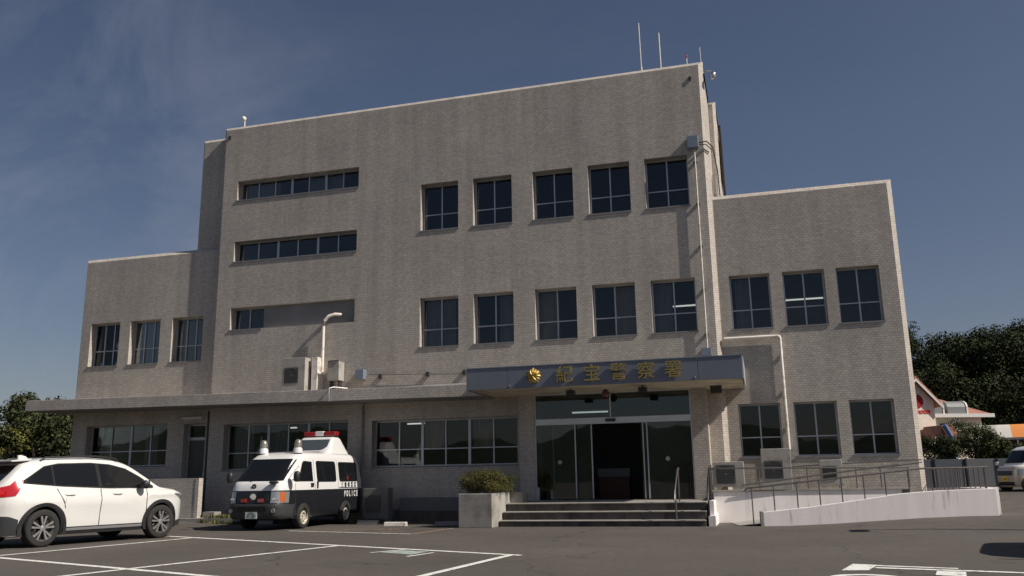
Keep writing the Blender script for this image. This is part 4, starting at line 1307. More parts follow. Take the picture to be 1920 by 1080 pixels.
class VanShape:
    def __init__(self, XF, XR, W, nf=7.0, nr=9.0):
        self.XF, self.XR, self.W, self.nf, self.nr = XF, XR, W, nf, nr
    def side_y(self, x, z):
        xf, xr, w = interp(self.XF, z), interp(self.XR, z), interp(self.W, z); xc = (xf + xr) / 2
        n = self.nf if x > xc else self.nr
        u = min(abs(x - xc) / abs((xf if x > xc else xr) - xc), .9999)
        return w * (1 - u ** n) ** (1 / n)
    def front_x(self, y, z):
        xf, xr, w = interp(self.XF, z), interp(self.XR, z), interp(self.W, z); xc = (xf + xr) / 2
        u = min(abs(y) / w, .9999)
        return xc + (xf - xc) * (1 - u ** self.nf) ** (1 / self.nf)
    def body(self, parent, zs, split, mats, wheels=()):
        mb = MB(); rows = []; N = 72
        zs = sorted(set(zs) | {split})
        for z in zs:
            rows.append([(x, y, z) for x, y in plan_ring(interp(self.XF, z), interp(self.XR, z), interp(self.W, z), self.nf, self.nr, N)])
        mb.grid(rows, closed=True)
        for i in range(len(mb.f)):
            if zs[i // N] < split - 1e-6: mb.m[i] = 1
        mb.f.append(tuple(reversed(range(N)))); mb.m.append(1)
        k = (len(rows) - 1) * N
        mb.f.append(tuple(k + i for i in range(N))); mb.m.append(0)
        o = mb.build('body', mats, parent, smooth=None)
        for wx, r in wheels:
            cm = MB().lathe([(r, -1.4), (r, 1.4)], 36, (wx, 0, r * .82), 'y').build('cutter', mats[1])
            md = o.modifiers.new('b', 'BOOLEAN'); md.operation = 'DIFFERENCE'; md.object = cm; md.solver = 'EXACT'
            dg = bpy.context.evaluated_depsgraph_get()
            me = bpy.data.meshes.new_from_object(o.evaluated_get(dg))
            o.modifiers.clear(); o.data = me
            bpy.data.objects.remove(cm)
        for p in o.data.polygons: p.use_smooth = True
        o.data.set_sharp_from_angle(angle=R(35))
        return o
    def side_panel(self, name, parent, xs, lo, hi, mat, off=.005, nz=6, sides=(1, -1)):
        last = None
        for s in sides:
            rr = []
            for x in xs:
                a, b = interp(lo, x), interp(hi, x)
                rr.append([(x, s * (self.side_y(x, a + (b - a) * i / nz) + off), a + (b - a) * i / nz) for i in range(nz + 1)])
            last = MB().grid(rr).build(name, mat, parent, smooth=50)
        return last
    def front_panel(self, name, parent, ys, lo, hi, mat, off=.006, nz=8):
        rr = []
        for y in ys:
            a, b = interp(lo, y), interp(hi, y)
            rr.append([(self.front_x(y, a + (b - a) * i / nz) + off, y, a + (b - a) * i / nz) for i in range(nz + 1)])
        return MB().grid(rr).build(name, mat, parent, smooth=50)

def fx(a, b, n=16): return [a + (b - a) * i / n for i in range(n + 1)]

def rounded(a, b, lo, hi, r=.06, tilt=0.0):
    """x samples plus lo/hi profiles with rounded corners for a window from a to b"""
    xs = [a, a + r * .3, a + r] + fx(a + r, b - r, 8)[1:-1] + [b - r, b - r * .3, b]
    L_, H_ = [], []
    for x in xs:
        d = min(x - a, b - x); k = r * (1 - math.sqrt(max(0, 1 - (1 - min(d / r, 1)) ** 2))) if d < r else 0
        L_.append((x, lo + k)); H_.append((x, hi - k))
    return xs, L_, H_

def build_van():
    t = thing('police_van', 'black and white police van with red light bar on a raised roof pod', 'van', (-4.98, -2.84, 0), R(-90))
    XF = [(.29, 2.22), (.34, 2.29), (.62, 2.33), (.70, 2.29), (1.0, 2.25), (1.17, 2.18), (1.20, 2.14), (1.80, 1.50), (1.90, 1.30), (1.96, 1.05), (1.99, .7)]
    XR = [(.29, -2.30), (.34, -2.33), (1.2, -2.34), (1.7, -2.24), (1.85, -2.16), (1.93, -2.05), (1.99, -1.8)]
    W = [(.29, .81), (.38, .84), (.95, .845), (1.15, .835), (1.80, .745), (1.88, .72), (1.94, .67), (1.97, .60), (1.99, .50)]
    V = VanShape(XF, XR, W, 6.5, 22)
    zs = [.29, .31, .34, .4, .5, .62, .66, .70, .8, .9, 1.0, 1.1, 1.17, 1.2, 1.3, 1.4, 1.5, 1.6, 1.7, 1.8, 1.85, 1.88, 1.9, 1.93, 1.95, 1.96, 1.975, 1.99]
    V.body(t, zs, .985, [VANW, VANB], ((1.20, .365), (-1.20, .365)))
    # windscreen
    ys = fx(-.74, .74, 20)
    V.front_panel('windscreen', t, ys, [(-.74, 1.27), (-.68, 1.225), (.68, 1.225), (.74, 1.27)], [(-.74, 1.60), (-.66, 1.79), (.66, 1.79), (.74, 1.60)], CGLASS, .008, 10)
    # side glass
    def win(name, a, b, lo, hi, **k):
        xs, l, h = rounded(a, b, lo, hi, .07)
        V.side_panel('window_seal', t, xs, [(x, z - .018) for x, z in l], [(x, z + .018) for x, z in h], BLACK, .004)
        V.side_panel(name, t, xs, l, h, CGLASS, .008)
    # front door window: raked leading edge
    xs = fx(.72, 1.47, 20)
    V.side_panel('window_seal', t, xs, [(.72, 1.20), (1.60, 1.20)], [(.72, 1.72), (1.12, 1.74), (1.20, 1.68), (1.47, 1.24)], BLACK, .004)
    xs = fx(.745, 1.44, 20)
    V.side_panel('side_window', t, xs, [(.72, 1.225), (1.60, 1.225)], [(.72, 1.70), (1.10, 1.715), (1.18, 1.66), (1.44, 1.235)], CGLASS, .008)
    win('side_window', -.62, .50, 1.20, 1.73)
    win('side_window', -1.95, -.80, 1.20, 1.72)
    # seams
    for a in (.62, 1.62): V.side_panel('door_seam', t, [a, a + .012], [(-3, .45), (3, .45)], [(-3, 1.78 if a < 1 else 1.15), (3, 1.78 if a < 1 else 1.15)], BUMP, .003, 14)
    for a in (-.72,): V.side_panel('door_seam', t, [a, a + .010], [(-3, .45), (3, .45)], [(-3, 1.80), (3, 1.80)], BUMP, .003, 14)
    V.side_panel('slide_rail', t, fx(-1.95, -.75, 8), [(-3, 1.005), (3, 1.005)], [(-3, 1.025), (3, 1.025)], BUMP, .006, 1)
    for s in (1, -1):
        MB().box(.72, .86, s * .85 - .012, s * .85 + .012, 1.06, 1.16).build('door_handle', BLACK, t)
        MB().box(.47, .53, s * .85 - .012, s * .85 + .012, 1.02, 1.20).build('door_handle', BLACK, t)
    # front face
    V.front_panel('grille', t, fx(-.46, .46, 12), [(-.46, .66), (.46, .66)], [(-.46, .96), (.46, .96)], VANB, .006)
    V.front_panel('bumper', t, fx(-.83, .83, 40), [(-.83, .28), (.83, .28)], [(-.83, .66), (-.50, .66), (.50, .66), (.83, .66)], BUMP, .03, 8)
    for s in (1, -1):
        V.side_panel('bumper_side', t, fx(1.72, 2.22, 12), [(1.5, .31), (2.3, .31)], [(1.5, .62), (2.3, .66)], BUMP, .022, 6, sides=(s,))
    V.front_panel('lower_intake', t, fx(-.40, .40, 8), [(-.4, .47), (.4, .47)], [(-.4, .60), (.4, .60)], BLACK, .036)
    for s in (1, -1):
        ysl = [s * y for y in fx(.50, .80, 12)]
        if s < 0: ysl = list(reversed(ysl))
        V.front_panel('headlight', t, ysl, [(-.8, .68), (.8, .68)], [(-.80, .95), (-.5, .965), (.5, .965), (.80, .95)], CLEARL, .012)
        V.side_panel('indicator', t, fx(2.03, 2.17, 6), [(1.9, .71), (2.3, .69)], [(1.9, .93), (2.3, .96)], ORL, .012, 4, sides=(s,))
        for yy in (.58, .66):
            MB().lathe([(.035, 0), (.035, .012), (0, .014)], 14, (V.front_x(yy, .77) + .012, s * yy, .77), 'x').build('bulb', SILV, t)
        MB().lathe([(.055, 0), (.055, .03), (.04, .034), (0, .02)], 14, (V.front_x(.6, .48) + .03, s * .60, .49), 'x').build('fog_lamp', CLEARL, t)
        MB().box(V.front_x(.22, .74) + .005, V.front_x(.22, .74) + .06, s * .24 - .075, s * .24 + .075, .70, .79).build('grille_beacon', REDG, t)
        # mirrors
        m = MB().lathe([(0, -.14), (.06, -.13), (.085, -.05), (.085, .06), (.06, .12), (0, .14)], 14, (1.86, s * .98, 1.33), 'z').build('mirror', BLACK, t, smooth=60)
        MB().tube([(1.78, s * .82, 1.24), (1.86, s * .95, 1.26)], .018, 6).build('mirror_arm', BLACK, t)
    MB().lathe([(.085, 0), (.085, .012), (.066, .014), (.066, .006), (0, .006)], 20, (V.front_x(0, .84) + .008, 0, .84), 'x').build('badge', SILV, t)
    MB().box(V.front_x(0, .84) + .01, V.front_x(0, .84) + .022, -.09, .09, .828, .852).build('badge_bar', SILV, t)
    # gold badge on the white nose with dark ring, black oval mirror
    b = MB().lathe([(.065, 0), (.062, .02), (0, .024)], 16, (V.front_x(0, 1.09) + .004, -.02, 1.09), 'x').build('badge', BLACK, t)
    MB().lathe([(.03, 0), (0, .012)], 10, (V.front_x(0, 1.09) + .026, -.02, 1.09), 'x').build('badge_centre', SILV, t)
    mm = MB().lathe([(0, -.05), (.07, -.045), (.125, -.015), (.13, .01), (.07, .03), (0, .035)], 18, (0, 0, 0), 'z').build('under_mirror', BUMP, t, smooth=60)
    mm.location = (2.26, .56, 1.19); mm.scale = (.8, 1, 1)
    for y0, y1 in ((-.15, -.62), (.45, -.02)):
        MB().tube([(V.front_x(y0, 1.22) + .02, y0, 1.22), (V.front_x(y1, 1.30) + .016, y1, 1.30)], .008, 5).build('wiper', BLACK, t)
    # number plate
    p = MB().box(V.front_x(0, .4) + .032, V.front_x(0, .4) + .045, -.165, .165, .30, .465).build('number_plate', PLATE, t)
    pt = text_mesh('47-20', pbr('plate_ink', (.05, .12, .08), .6), 'plate_number', .13, .003, .8); pt.parent = t
    pt.rotation_euler = (R(90), 0, R(90)); pt.location = (V.front_x(0, .4) + .048, 0, .365)
    pt2 = text_mesh('三重 800', MATS['plate_ink'], 'plate_number', .05, .003, .9); pt2.parent = t
    pt2.rotation_euler = (R(90), 0, R(90)); pt2.location = (V.front_x(0, .4) + .048, 0, .437)
    # lettering both sides
    for s in (1, -1):
        for i, ch in enumerate('三重県警察'):
            x = -.96 - i * .205
            q = text_mesh(ch, BLACK, 'side_lettering', .155, .003, .85, .003); q.parent = t
            X = x if s > 0 else -2.74 - x
            q.rotation_euler = (R(90), 0, R(180) if s > 0 else 0); q.location = (X, s * (V.side_y(X, 1.08) + .006), 1.085)
        for i, ch in enumerate('POLICE'):
            x = -1.12 - i * .155
            q = text_mesh(ch, VANW, 'side_lettering', .22, .003, .66, .010); q.parent = t
            X = x if s > 0 else -3.01 - x
            q.rotation_euler = (R(90), 0, R(180) if s > 0 else 0); q.location = (X, s * (V.side_y(X, .84) + .006), .84)
    # roof pod
    PF = [(1.97, -.52), (2.0, -.55), (2.42, -.90), (2.46, -.97)]
    PR = [(1.97, -1.90), (2.0, -1.86), (2.42, -1.44), (2.46, -1.38)]
    PW = [(1.97, .62), (2.0, .61), (2.42, .52), (2.46, .48)]
    P = VanShape(PF, PR, PW, 8, 8)
    rows = []
    for z in (1.97, 2.0, 2.1, 2.2, 2.3, 2.4, 2.43, 2.46):
        rows.append([(x, y, z) for x, y in plan_ring(interp(PF, z), interp(PR, z), interp(PW, z), 8, 8, 56)])
    mb = MB().grid(rows, closed=True)
    mb.f.append(tuple(7 * 56 + i for i in range(56))); mb.m.append(0)
    mb.build('roof_pod', VANW, t, smooth=40)
    P.front_panel('pod_window', t, fx(-.46, .46, 10), [(-.46, 2.08), (.34, 2.08), (.46, 2.18)], [(-.46, 2.39), (.46, 2.39)], pbr('pod_glass', (.06, .075, .085), .15, coat=.6), .008)
    MB().box(-1.92, -1.50, -.52, .52, 1.98, 2.10).build('pod_base', VANW, t)
    MB().box(-.55, -.25, -.46, .46, 1.975, 2.03).build('pod_deck', ALU, t)
    # light bar
    lb = MB().box(-1.28, -1.10, -.50, .50, 2.465, 2.50).build('light_bar_base', BLACK, t)
    for s in (1, -1):
        bevel(MB().box(-1.32, -1.06, s * .14 if s > 0 else -.52, .52 if s > 0 else -.14, 2.50, 2.63).build('beacon_lens', REDG, lb), .03, 3)
    bevel(MB().box(-1.32, -1.06, -.135, .135, 2.50, 2.64).build('speaker', VANW, lb), .02, 3)
    # silver roof beacons with chrome projectors
    for s in (1, -1):
        b = MB().lathe([(.13, 0), (.12, .10), (.10, .14)], 18, (1.05, s * .52, 1.95)).build('beacon_base', VANW, t, smooth=50)
        MB().lathe([(.10, .14), (.10, .26), (.08, .33), (.04, .36), (0, .365)], 18, (1.05, s * .52, 1.95)).build('beacon_dome', pbr('smoked_clear', (.42, .39, .30), .18, .6, coat=.6), b, smooth=50)
    MB().tube([(1.25, -.60, 1.93), (.95, -.66, 2.42)], .006, 5).build('radio_antenna', BLACK, t)
    MB().lathe([(.055, 0), (.05, .02), (0, .02)], 12, (0, 0, 0)).build('fuel_cap', BLACK, t).location = (-1.75, -.86, .8)
    for s in (1, -1):
        for wx in (1.20, -1.20): wheel(t, wx, s * .765, .325, .195, .21, s, mat=STEELR, steel=True)
    # red cone beacon visible behind the rear glass (sits on the parcel shelf, drawn on outside as sticker panel)
    V.side_panel('red_cone_panel', t, fx(-1.36, -1.28, 3), [(-2, 1.24), (0, 1.24)], [(-1.36, 1.30), (-1.32, 1.42), (-1.28, 1.30)], REDG, .010, 3, sides=(1,))
    for wx in (1.2, -1.2): MB().box(wx - .33, wx + .33, -.55, .55, .22, .62).build('wheel_well', DARKB, t)
    return t
build_van()

def build_kei(name, label, cat, loc, rz, scale=1.0, body=None, roofm=None):
    t = thing(name, label, cat, loc, rz)
    XF = [(.18, 1.62), (.3, 1.68), (.6, 1.70), (.85, 1.66), (.98, 1.55), (1.02, 1.35), (1.60, .95), (1.70, .75), (1.76, .4)]
    XR = [(.18, -1.62), (.3, -1.68), (1.0, -1.68), (1.6, -1.55), (1.70, -1.45), (1.76, -1.2)]
    W = [(.18, .68), (.35, .73), (.9, .735), (1.02, .72), (1.60, .63), (1.70, .58), (1.76, .42)]
    V = VanShape(XF, XR, W, 5.5, 8)
    body = body or pbr('beige_paint', (.46, .42, .35), .35, .2, coat=.7); roofm = roofm or pbr('silver_white_paint', (.74, .74, .74), .35, coat=.6)
    V.body(t, [.18, .25, .3, .4, .5, .6, .7, .8, .85, .9, .95, .98, 1.0, 1.02, 1.1, 1.2, 1.3, 1.4, 1.5, 1.6, 1.66, 1.70, 1.73, 1.76], .93, [roofm, body], ((1.22, .32), (-1.22, .32)))
    V.front_panel('windscreen', t, fx(-.60, .60, 14), [(-.6, 1.09), (.6, 1.09)], [(-.6, 1.52), (-.5, 1.57), (.5, 1.57), (.6, 1.52)], CGLASS, .008)
    for a, b in ((.02, 1.02), (-.92, -.06), (-1.48, -1.0)):
        xs, l, h = rounded(a, b, 1.05, 1.55, .06)
        V.side_panel('side_window', t, xs, l, [(x, min(z, 1.55 - max(0, (x - .7)) * 1.3)) for x, z in h], CGLASS, .006)
    V.front_panel('grille', t, fx(-.42, .42, 8), [(-.42, .62), (.42, .62)], [(-.42, .80), (.42, .80)], BUMP, .008)
    V.front_panel('lower_intake', t, fx(-.45, .45, 8), [(-.45, .25), (.45, .25)], [(-.45, .38), (.45, .38)], BLACK, .008)
    for s in (1, -1):
        ysl = fx(.44, .68, 8) if s > 0 else fx(-.68, -.44, 8)
        V.front_panel('headlight', t, ysl, [(-.7, .64), (.7, .64)], [(-.7, .86), (.7, .86)], CLEARL, .012)
        MB().box(1.30, 1.36, s * .86 - .08, s * .86 + .08, 1.02, 1.16).build('mirror', roofm, t)
    p = MB().box(V.front_x(0, .5) + .006, V.front_x(0, .5) + .02, -.165, .165, .42, .585).build('number_plate', PLATEY, t)
    pt = text_mesh('12-08', BLACK, 'plate_number', .12, .003, .8); pt.parent = t
    pt.rotation_euler = (R(90), 0, R(90)); pt.location = (V.front_x(0, .5) + .023, 0, .49)
    for a in (-.02, 1.08, -.98):
        V.side_panel('door_seam', t, [a, a + .01], [(-3, .32), (3, .32)], [(-3, 1.0), (3, 1.0)], BUMP, .003, 10)
    for s in (1, -1):
        for wx in (1.22, -1.22):
            wheel(t, wx, s * .64, .29, .16, .19, s, 6, RIM)
    for wx in (1.22, -1.22): MB().box(wx - .3, wx + .3, -.5, .5, .2, .56).build('wheel_well', DARKB, t)
    t.scale = (scale,) * 3
    return t
# minicar at the right edge, its front turned left
_h = R(203); _d = Vector((math.cos(_h), math.sin(_h), 0)); _n = Vector((-_d.y, _d.x, 0))
_w = Vector((16.75, 10.95, 0)); _o = _w - _d * 1.22 - _n * .72
build_kei('parked_minicar', 'two tone boxy minicar with yellow number plate behind the ramp at the right edge', 'car', (_o.x, _o.y, ground_z(16.3, 10.8)), _h, .95)
# van standing just outside the frame on the right; its shadow falls into the lot
build_kei('parked_minivan', 'white minivan parked just outside the right edge of the photo, only its shadow showing', 'van', (13.30, -10.35, 0), R(256), 1.14,
          body=pbr('offwhite_paint', (.7, .7, .7), .35), roofm=pbr('offwhite_paint', (.7, .7, .7), .35))
# lamp post outside the frame whose shadow crosses the lot
lp = thing('lamp_post', 'steel lamp post outside the right edge whose thin shadow crosses the asphalt', 'lamp post', (14.45, -5.85, ground_z(14.45, -5.85)))
MB().tube([(0, 0, -.1), (0, 0, 4.7)], .045, 10, rs=[.06, .04]).build('pole', GALV, lp)
bevel(MB().box(-.12, .12, -.55, .08, 4.7, 4.86).build('lamp_head', GALV, lp), .03)

# ------------------------------------------------------------------ background right: fence, shop, stall, shrubs
def panel_fence():
    t = thing('panel_fence', 'grey metal panel fence with diagonal shadows beyond the ramp', 'fence')
    p0, p1 = Vector((13.2, 15.2, 0)), Vector((19.5, 16.7, 0)); d = (p1 - p0).normalized()
    L_ = (p1 - p0).length; n = 5
    gm = pbr('fence_sheet', (.085, .095, .11), .55, .3, var=.12, vscale=1.2); gm2 = pbr('fence_sheet_pale', (.13, .135, .145), .55, .3, var=.1, vscale=1.2)
    for i in range(n):
        a = p0 + d * (L_ * i / n + .02); b = p0 + d * (L_ * (i + 1) / n - .02); nn = Vector((-d.y, d.x, 0)) * .04
        z0, z1 = .55, 1.72
        pts = [a, b]
        mb = MB()
        for q in (0,):
            mb.prism([(a.x, a.y), (b.x, b.y), (b.x + nn.x, b.y + nn.y), (a.x + nn.x, a.y + nn.y)], 'z', z0, z1)
        mb.build('panel', gm if i != 2 else gm2, t)
        MB().box(a.x - .04, a.x + .02, a.y - .06, a.y, z0 - .2, z1 + .03).build('post', BUMP, t)
    return t
panel_fence()

VA = R(79.2 - 90)     # facing direction of things at the right
def at_right(u, v, dist):
    """world point on the sight line towards the shop, used to place its base"""
    a = (u - 960) / 1612.75; b = (540 - v) / 1612.75
    dv = _f + _r2 * a + _u2 * b
    k = dist / 1.0
    return CAM + dv * k
def build_shop():
    o = at_right(1731, 884, 60)
    t = thing('shop', 'cream shop with gabled front bearing a red round logo and a red tiled roof', 'shop building', (o.x, o.y, 0), VA + R(34))
    cream = pbr('cream_wall', (.82, .74, .63), .8, var=.05); tile = pbr('red_roof_tile', (.34, .15, .10), .75, var=.2, vscale=3)
    trim = pbr('shop_trim', (.70, .68, .64), .6); grey = pbr('dormer_metal', (.20, .21, .21), .6, .1)
    k = 60 / 1612.75
    def X(u): return (u - 1719) * k * 1.30
    def Zz(v): return 1.15 + (884 - v) * k * 1.02
    zt, ze = Zz(712), Zz(752)
    # gable front (symmetrical about the apex)
    w = X(1748)
    MB().prism([(-w, .5), (w, .5), (w, ze), (0, zt), (-w, ze)], 'y', 0, 6.0).build('gable_wall', cream, t)
    for s in (1, -1):
        r = MB().prism([(0, zt + .05), (s * (w + .5), ze - .42), (s * (w + .5), ze - .25), (0, zt + .28)], 'y', -.35, 6.2).build('gable_roof', tile, t)
        MB().prism([(0, zt - .12), (s * (w + .5), ze - .60), (s * (w + .5), ze - .40), (0, zt + .07)], 'y', -.40, -.30).build('barge_board', trim, r)
    # logo: red disc with a white slash
    cx, cz, rr = X(1721), Zz(752), .50
    red = pbr('logo_red', (.62, .04, .05), .6)
    lg = MB().lathe([(rr, -.05), (rr, -.01), (0, -.01)], 36, (cx, 0, cz), 'y'); lg.face([(cx + math.cos(a) * rr, -.05, cz + math.sin(a) * rr) for a in [2 * math.pi * i / 36 for i in range(36)]])
    lg = lg.build('logo', red, t)
    MB().prism([(cx - .22, cz - .55), (cx - .13, cz - .55), (cx + .06, cz + .55), (cx - .03, cz + .55)], 'y', -.07, -.052).build('logo_slash', trim, lg)
    q = text_mesh('J-HA HOUSE', red, 'shop_lettering', .34, .02, .9, .01); q.parent = t; q.rotation_euler = (R(90), 0, 0); q.location = (X(1724), -.03, Zz(772))
    # main wing to the right
    xr = X(1838); zev = Zz(776)
    MB().box(w + .01, xr, 1.2, 9, .5, zev).build('wall', cream, t)
    rf = MB(); rf.prism([(w - .2, zev), (xr + .55, zev), (xr - 1.6, Zz(744)), (w - .2, Zz(744))], 'y', 1.0, 1.05)
    r = MB()
    A, B, Cc, D_ = (w - .2, .6, zev + .02), (xr + .55, .6, zev + .02), (xr - 1.9, 3.2, Zz(740)), (w - .2, 3.2, Zz(740))
    r.face([A, B, Cc, D_]); r.face([B, (xr + .55, 9.2, zev + .02), Cc]); r.face([D_, Cc, (xr + .55, 9.2, zev + .02), (w - .2, 9.2, zev + .02)])
    rr_ = r.build('roof', tile, t)
    MB().box(w - .1, xr + .6, .48, .62, zev - .20, zev + .06).build('gutter', trim, rr_)
    # barrel dormers
    for u0, u1 in ((1752, 1770), (1778, 1808)):
        m = MB(); a0, a1 = X(u0), X(u1)
        prof = [(.65, zev + .02), (.65, zev + .55), (.75, zev + .80), (1.0, zev + .95), (1.4, zev + 1.0), (3.2, zev + 1.0), (3.2, zev)]
        m.prism(prof, 'x', a0, a1); m.build('dormer', grey, t)
        MB().prism([(y - .04, z + .04) for y, z in prof], 'x', a1, a1 + .12).build('dormer_rim', trim, t)
    for u0, u1 in ((1751, 1764), (1768, 1782)):
        f_ = MB().box(X(u0), X(u1), 1.13, 1.19, Zz(799), Zz(790)).build('window', trim, t)
        MB().box(X(u0) + .06, X(u1) - .06, 1.11, 1.128, Zz(799) + .06, Zz(790) - .06).build('pane', CGLASS, f_)
    MB().box(X(1784), X(1806), 1.05, 1.19, Zz(800), Zz(779)).build('white_sign', pbr('sign_white', (.78, .79, .78), .6), t)
    MB().box(w + .1, xr + .3, .7, 1.19, Zz(806), Zz(800)).build('canopy', cream, t)
    MB().prism([(X(1722), Zz(818)), (X(1748), Zz(818)), (X(1746), Zz(800)), (X(1726), Zz(800))], 'y', -2.2, -.1).build('porch_roof', tile, t)
    bl = pbr('blue_post', (.10, .17, .34), .5)
    MB().tube([(X(1727), -2.4, Zz(800)), (X(1736), -2.4, Zz(822)), (X(1737), -2.4, .4)], .16, 8).build('blue_post', bl, t)
    MB().box(X(1722), X(1745), -2.1, -1.9, Zz(846), Zz(820)).build('shop_front', pbr('pinkish', (.50, .40, .36), .7), t)
build_shop()

def build_stall():
    o = at_right(1862, 884, 50)
    t = thing('market_stall', 'low stall with an orange and white striped awning at the right edge', 'stall', (o.x, o.y, 0), VA)
    k = 50 / 1612.75
    def Zz(v): return 1.15 + (884 - v) * k
    cols = [pbr('awning_grey', (.42, .40, .36), .8), pbr('awning_white', (.60, .57, .52), .8), pbr('awning_orange', (.72, .26, .06), .8), MATS['awning_white'] if 'awning_white' in MATS else None]
    cols[3] = MATS['awning_white']
    for i in range(7):
        a = -1.0 + i * .72
        rows = []
        for j in range(7):
            f_ = j / 6; rows.append([(a, -1.2 + f_ * 1.6, Zz(822) + 1.0 * math.sin(f_ * math.pi / 2) * .8), (a + .72, -1.2 + f_ * 1.6, Zz(822) + 1.0 * math.sin(f_ * math.pi / 2) * .8)])
        MB().grid(rows).build('awning_stripe', cols[(1, 0, 1, 2, 2, 1, 2)[i]], t, smooth=60)
    MB().box(-1.0, 4.0, -1.22, -1.18, Zz(826), Zz(822)).build('awning_edge', MATS['awning_white'], t)
    MB().box(-.6, 4.5, .4, 3.4, .5, Zz(812)).build('wall', pbr('stall_dark', (.09, .07, .065), .8, var=.2), t)
    for x in (-.6, 1.4, 3.4): MB().tube([(x, -1.1, .4), (x, -1.1, Zz(824))], .05, 6).build('post', WPIPE, t)
    MB().box(-.6, 4.2, -.6, .38, .6, 1.6).build('display_table', pbr('brown_goods', (.22, .13, .10), .8, var=.4, vscale=6), t)
build_stall()

# ------------------------------------------------------------------ trees
def crown_mesh(name, seed, nclump, per, leaf, rad, mat, elong=1.0):
    rnd = random.Random(seed); cl = []
    for i in range(nclump):
        while True:
            d = Vector((rnd.uniform(-1, 1), rnd.uniform(-1, 1), rnd.uniform(-.75, 1)))
            if .35 < d.length < 1: break
        r = rnd.uniform(.22, .38) * rad
        cl.append(((d.x * rad * .8, d.y * rad * .8, d.z * rad * .75 * elong), (r, r, r * .72)))
    o = leaf_cloud(name, mat, None, cl, per, leaf, seed + 100)
    return o

def make_tree(name, seed, rad, th, mat, leaf, nclump=26, per=150, elong=1.0, label='', cat='tree', group=None):
    t = thing(name, label, cat, (0, 0, 0), 0, group)
    rnd = random.Random(seed)
    c = crown_mesh('crown', seed, nclump, per, leaf, rad, mat, elong); c.parent = t; c.location = (0, 0, th + rad * .75 * elong)
    m = MB(); top = th + rad * .7
    m.tube([(0, 0, -.5), (.05 * rad, 0, th * .5), (0, .05 * rad, th), (0, 0, top)], .1, 8, rs=[rad * .11, rad * .08, rad * .06, rad * .03])
    for k in range(6):
        a = k * 1.05 + rnd.random(); z = th * rnd.uniform(.7, 1.1)
        m.tube([(0, 0, z), (math.cos(a) * rad * .4, math.sin(a) * rad * .4, z + rad * .4), (math.cos(a) * rad * .65, math.sin(a) * rad * .65, z + rad * .8)], .03, 5, rs=[rad * .045, rad * .03, rad * .012])
    m.build('trunk', BARK, t)
    return t

def polar(az, r):
    return CAM.x + r * math.sin(R(az)), CAM.y + r * math.cos(R(az))

rnd = random.Random(21)
big = [make_tree('evergreen_tree', 40 + i, 3.6, 2.2, LEAFD, .10, 40, 420, 1.0, 'dark evergreen tree in the dense wooded slope behind the shop', group='trees of the wooded slope behind the shop') for i in range(3)]
used = 0
spots = []
# right slope: azimuth about 9..24 degrees is in view (u 1700..1920)
for row, (r, z) in enumerate(((84, .3), (92, 2.6), (101, 5.2), (111, 7.4), (121, 8.6))):
    az = 8.5 + (row % 2) * .9
    while az < 21.5:
        spots.append((az + rnd.uniform(-.4, .4), r + rnd.uniform(-3, 3), z, rnd.uniform(.85, 1.45))); az += 2.1
for i, (az, r, z, s) in enumerate(spots):
    x, y = polar(az, r)
    if i < 3:
        o = big[i]; o.location = (x, y, z); o.rotation_euler = (0, 0, rnd.uniform(0, 6)); o.scale = (s, s, s)
    else:
        copy_tree(big[i % 3], None, None, (x, y, z), rnd.uniform(0, 6), (s, s, s * rnd.uniform(.9, 1.1)))
# camphor-like shrub mass between shop and fence
def shrub(name, x, y, z, rad, mat, label, leaf=.04, n=26, per=420, elong=.9, seed=1, group=None, cat='bush'):
    t = thing(name, label, cat, (x, y, z), 0, group)
    c = crown_mesh('foliage', seed, n, per, leaf, rad, mat, elong); c.parent = t; c.location = (0, 0, rad * .7)
    MB().tube([(0, 0, -.3), (0, 0, rad * .6)], .06, 6).build('stem', BARK, t)
    return t
shrub('bush', 15.35, 18.0, 1.2, 1.25, LEAFD, 'dark rounded bush above the fence, left one', seed=61)
shrub('bush', 16.75, 18.6, 1.5, 1.45, LEAFG, 'largest green bush above the fence in front of the shop', seed=62, n=30)
shrub('bush', 18.0, 18.6, 1.1, 1.0, LEAFG, 'smaller green bush above the fence next to the striped stall', seed=63)
fl = MB(); rnd2 = random.Random(5)
for i in range(26):
    x, y, z = 17.9 + rnd2.uniform(-.6, .6), 17.4, 2.25 + rnd2.uniform(-.15, .2)
    fl.lathe([(0, -.03), (.035, 0), (0, .03)], 6, (x, y + rnd2.uniform(-.3, .3), z))

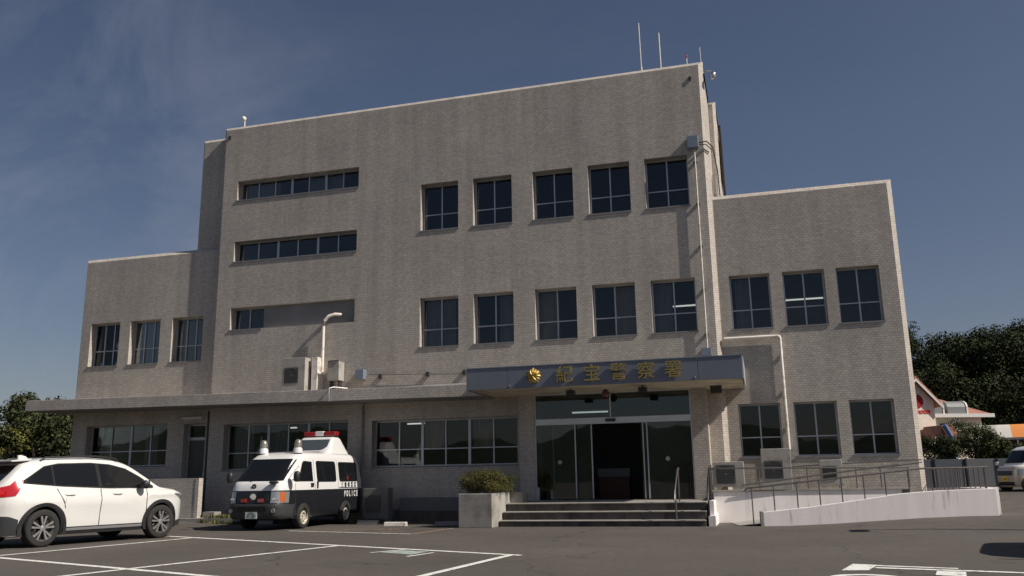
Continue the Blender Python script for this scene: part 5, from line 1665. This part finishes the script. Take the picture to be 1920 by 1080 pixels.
# left side trees
lt = [make_tree('evergreen_tree', 70 + i, 2.6, 1.2, LEAFM if i == 0 else LEAFG, .085, 34, 380, 1.1, '', group='trees beyond the left end of the station') for i in range(2)]
lspec = [
 (0, -44.0, 52, -.2, 1.15, 'tall dark evergreen at the far left edge of the photo'),
 (0, -42.2, 60, -.5, 1.15, 'dark evergreen second from the left edge, behind the white car roof'),
 (1, -40.8, 66, -.9, 1.2, 'mid green tree under the left tip of the eave'),
 (0, -42.6, 74, -.9, 1.35, 'dark tree rising behind the others left of the eave'),
 (0, -39.6, 78, -.9, 1.4, 'dark tree whose crown passes behind the eave tip'),
 (1, -38.7, 60, .3, 1.0, 'green tree next to the corner of the left wing'),
 (1, -40.0, 54, .0, .80, 'smaller green tree above the white car roof'),
 (0, -45.8, 62, -.3, 1.3, 'dark tree cut off by the left edge of the photo'),
 (0, -37.8, 75, -1.0, 1.4, 'dark tree closest to the wall of the left wing'),
]
seen = set()
for k, az, r, z, s, lab in lspec:
    x, y = polar(az, r)
    if k not in seen:
        seen.add(k); o = lt[k]; o['label'] = lab; o.location = (x, y, z); o.scale = (s, s, s); o.rotation_euler = (0, 0, rnd.uniform(0, 6))
    else:
        copy_tree(lt[k], None, lab, (x, y, z), rnd.uniform(0, 6), (s, s, s * rnd.uniform(.9, 1.1)))
for i, (az, r, rad, lab) in enumerate(((-45.0, 60, 3.0, 'yellow green bush at the far left edge behind the white car'), (-42.9, 62, 2.6, 'yellow green bush directly above the white car tail'), (-41.2, 64, 1.9, 'low yellow green bush right of the fin antenna of the white car'))):
    x, y = polar(az, r); shrub('bush', x, y, .6, rad, LEAFY, lab, leaf=.06, seed=80 + i)
def light_pole(az, r, h, label):
    x, y = polar(az, r)
    t = thing('utility_pole', label, 'utility pole', (x, y, 0), R(40))
    MB().tube([(0, 0, 0), (0, 0, h)], .09, 8).build('pole', WPIPE, t)
    MB().tube([(-.5, 0, h - .55), (.5, 0, h - .55)], .035, 6).build('crossarm', WPIPE, t)
    MB().tube([(.3, 0, h - 1.0), (1.0, 0, h - .85)], .03, 6).build('crossarm', WPIPE, t)
light_pole(-40.9, 50, 4.25, 'white utility pole with crossarms in front of the trees on the left')
hs_ = thing('far_house', 'small pale house gable glimpsed among the trees under the eave tip', 'house', (*polar(-42.35, 100), 5.6), R(42))
MB().box(-.9, .9, 0, 3, 0, 1.4).build('wall', WPIPE, hs_); MB().prism([(-1.1, 1.4), (1.1, 1.4), (0, 2.2)], 'y', -.1, 3.1).build('roof', CONC, hs_)
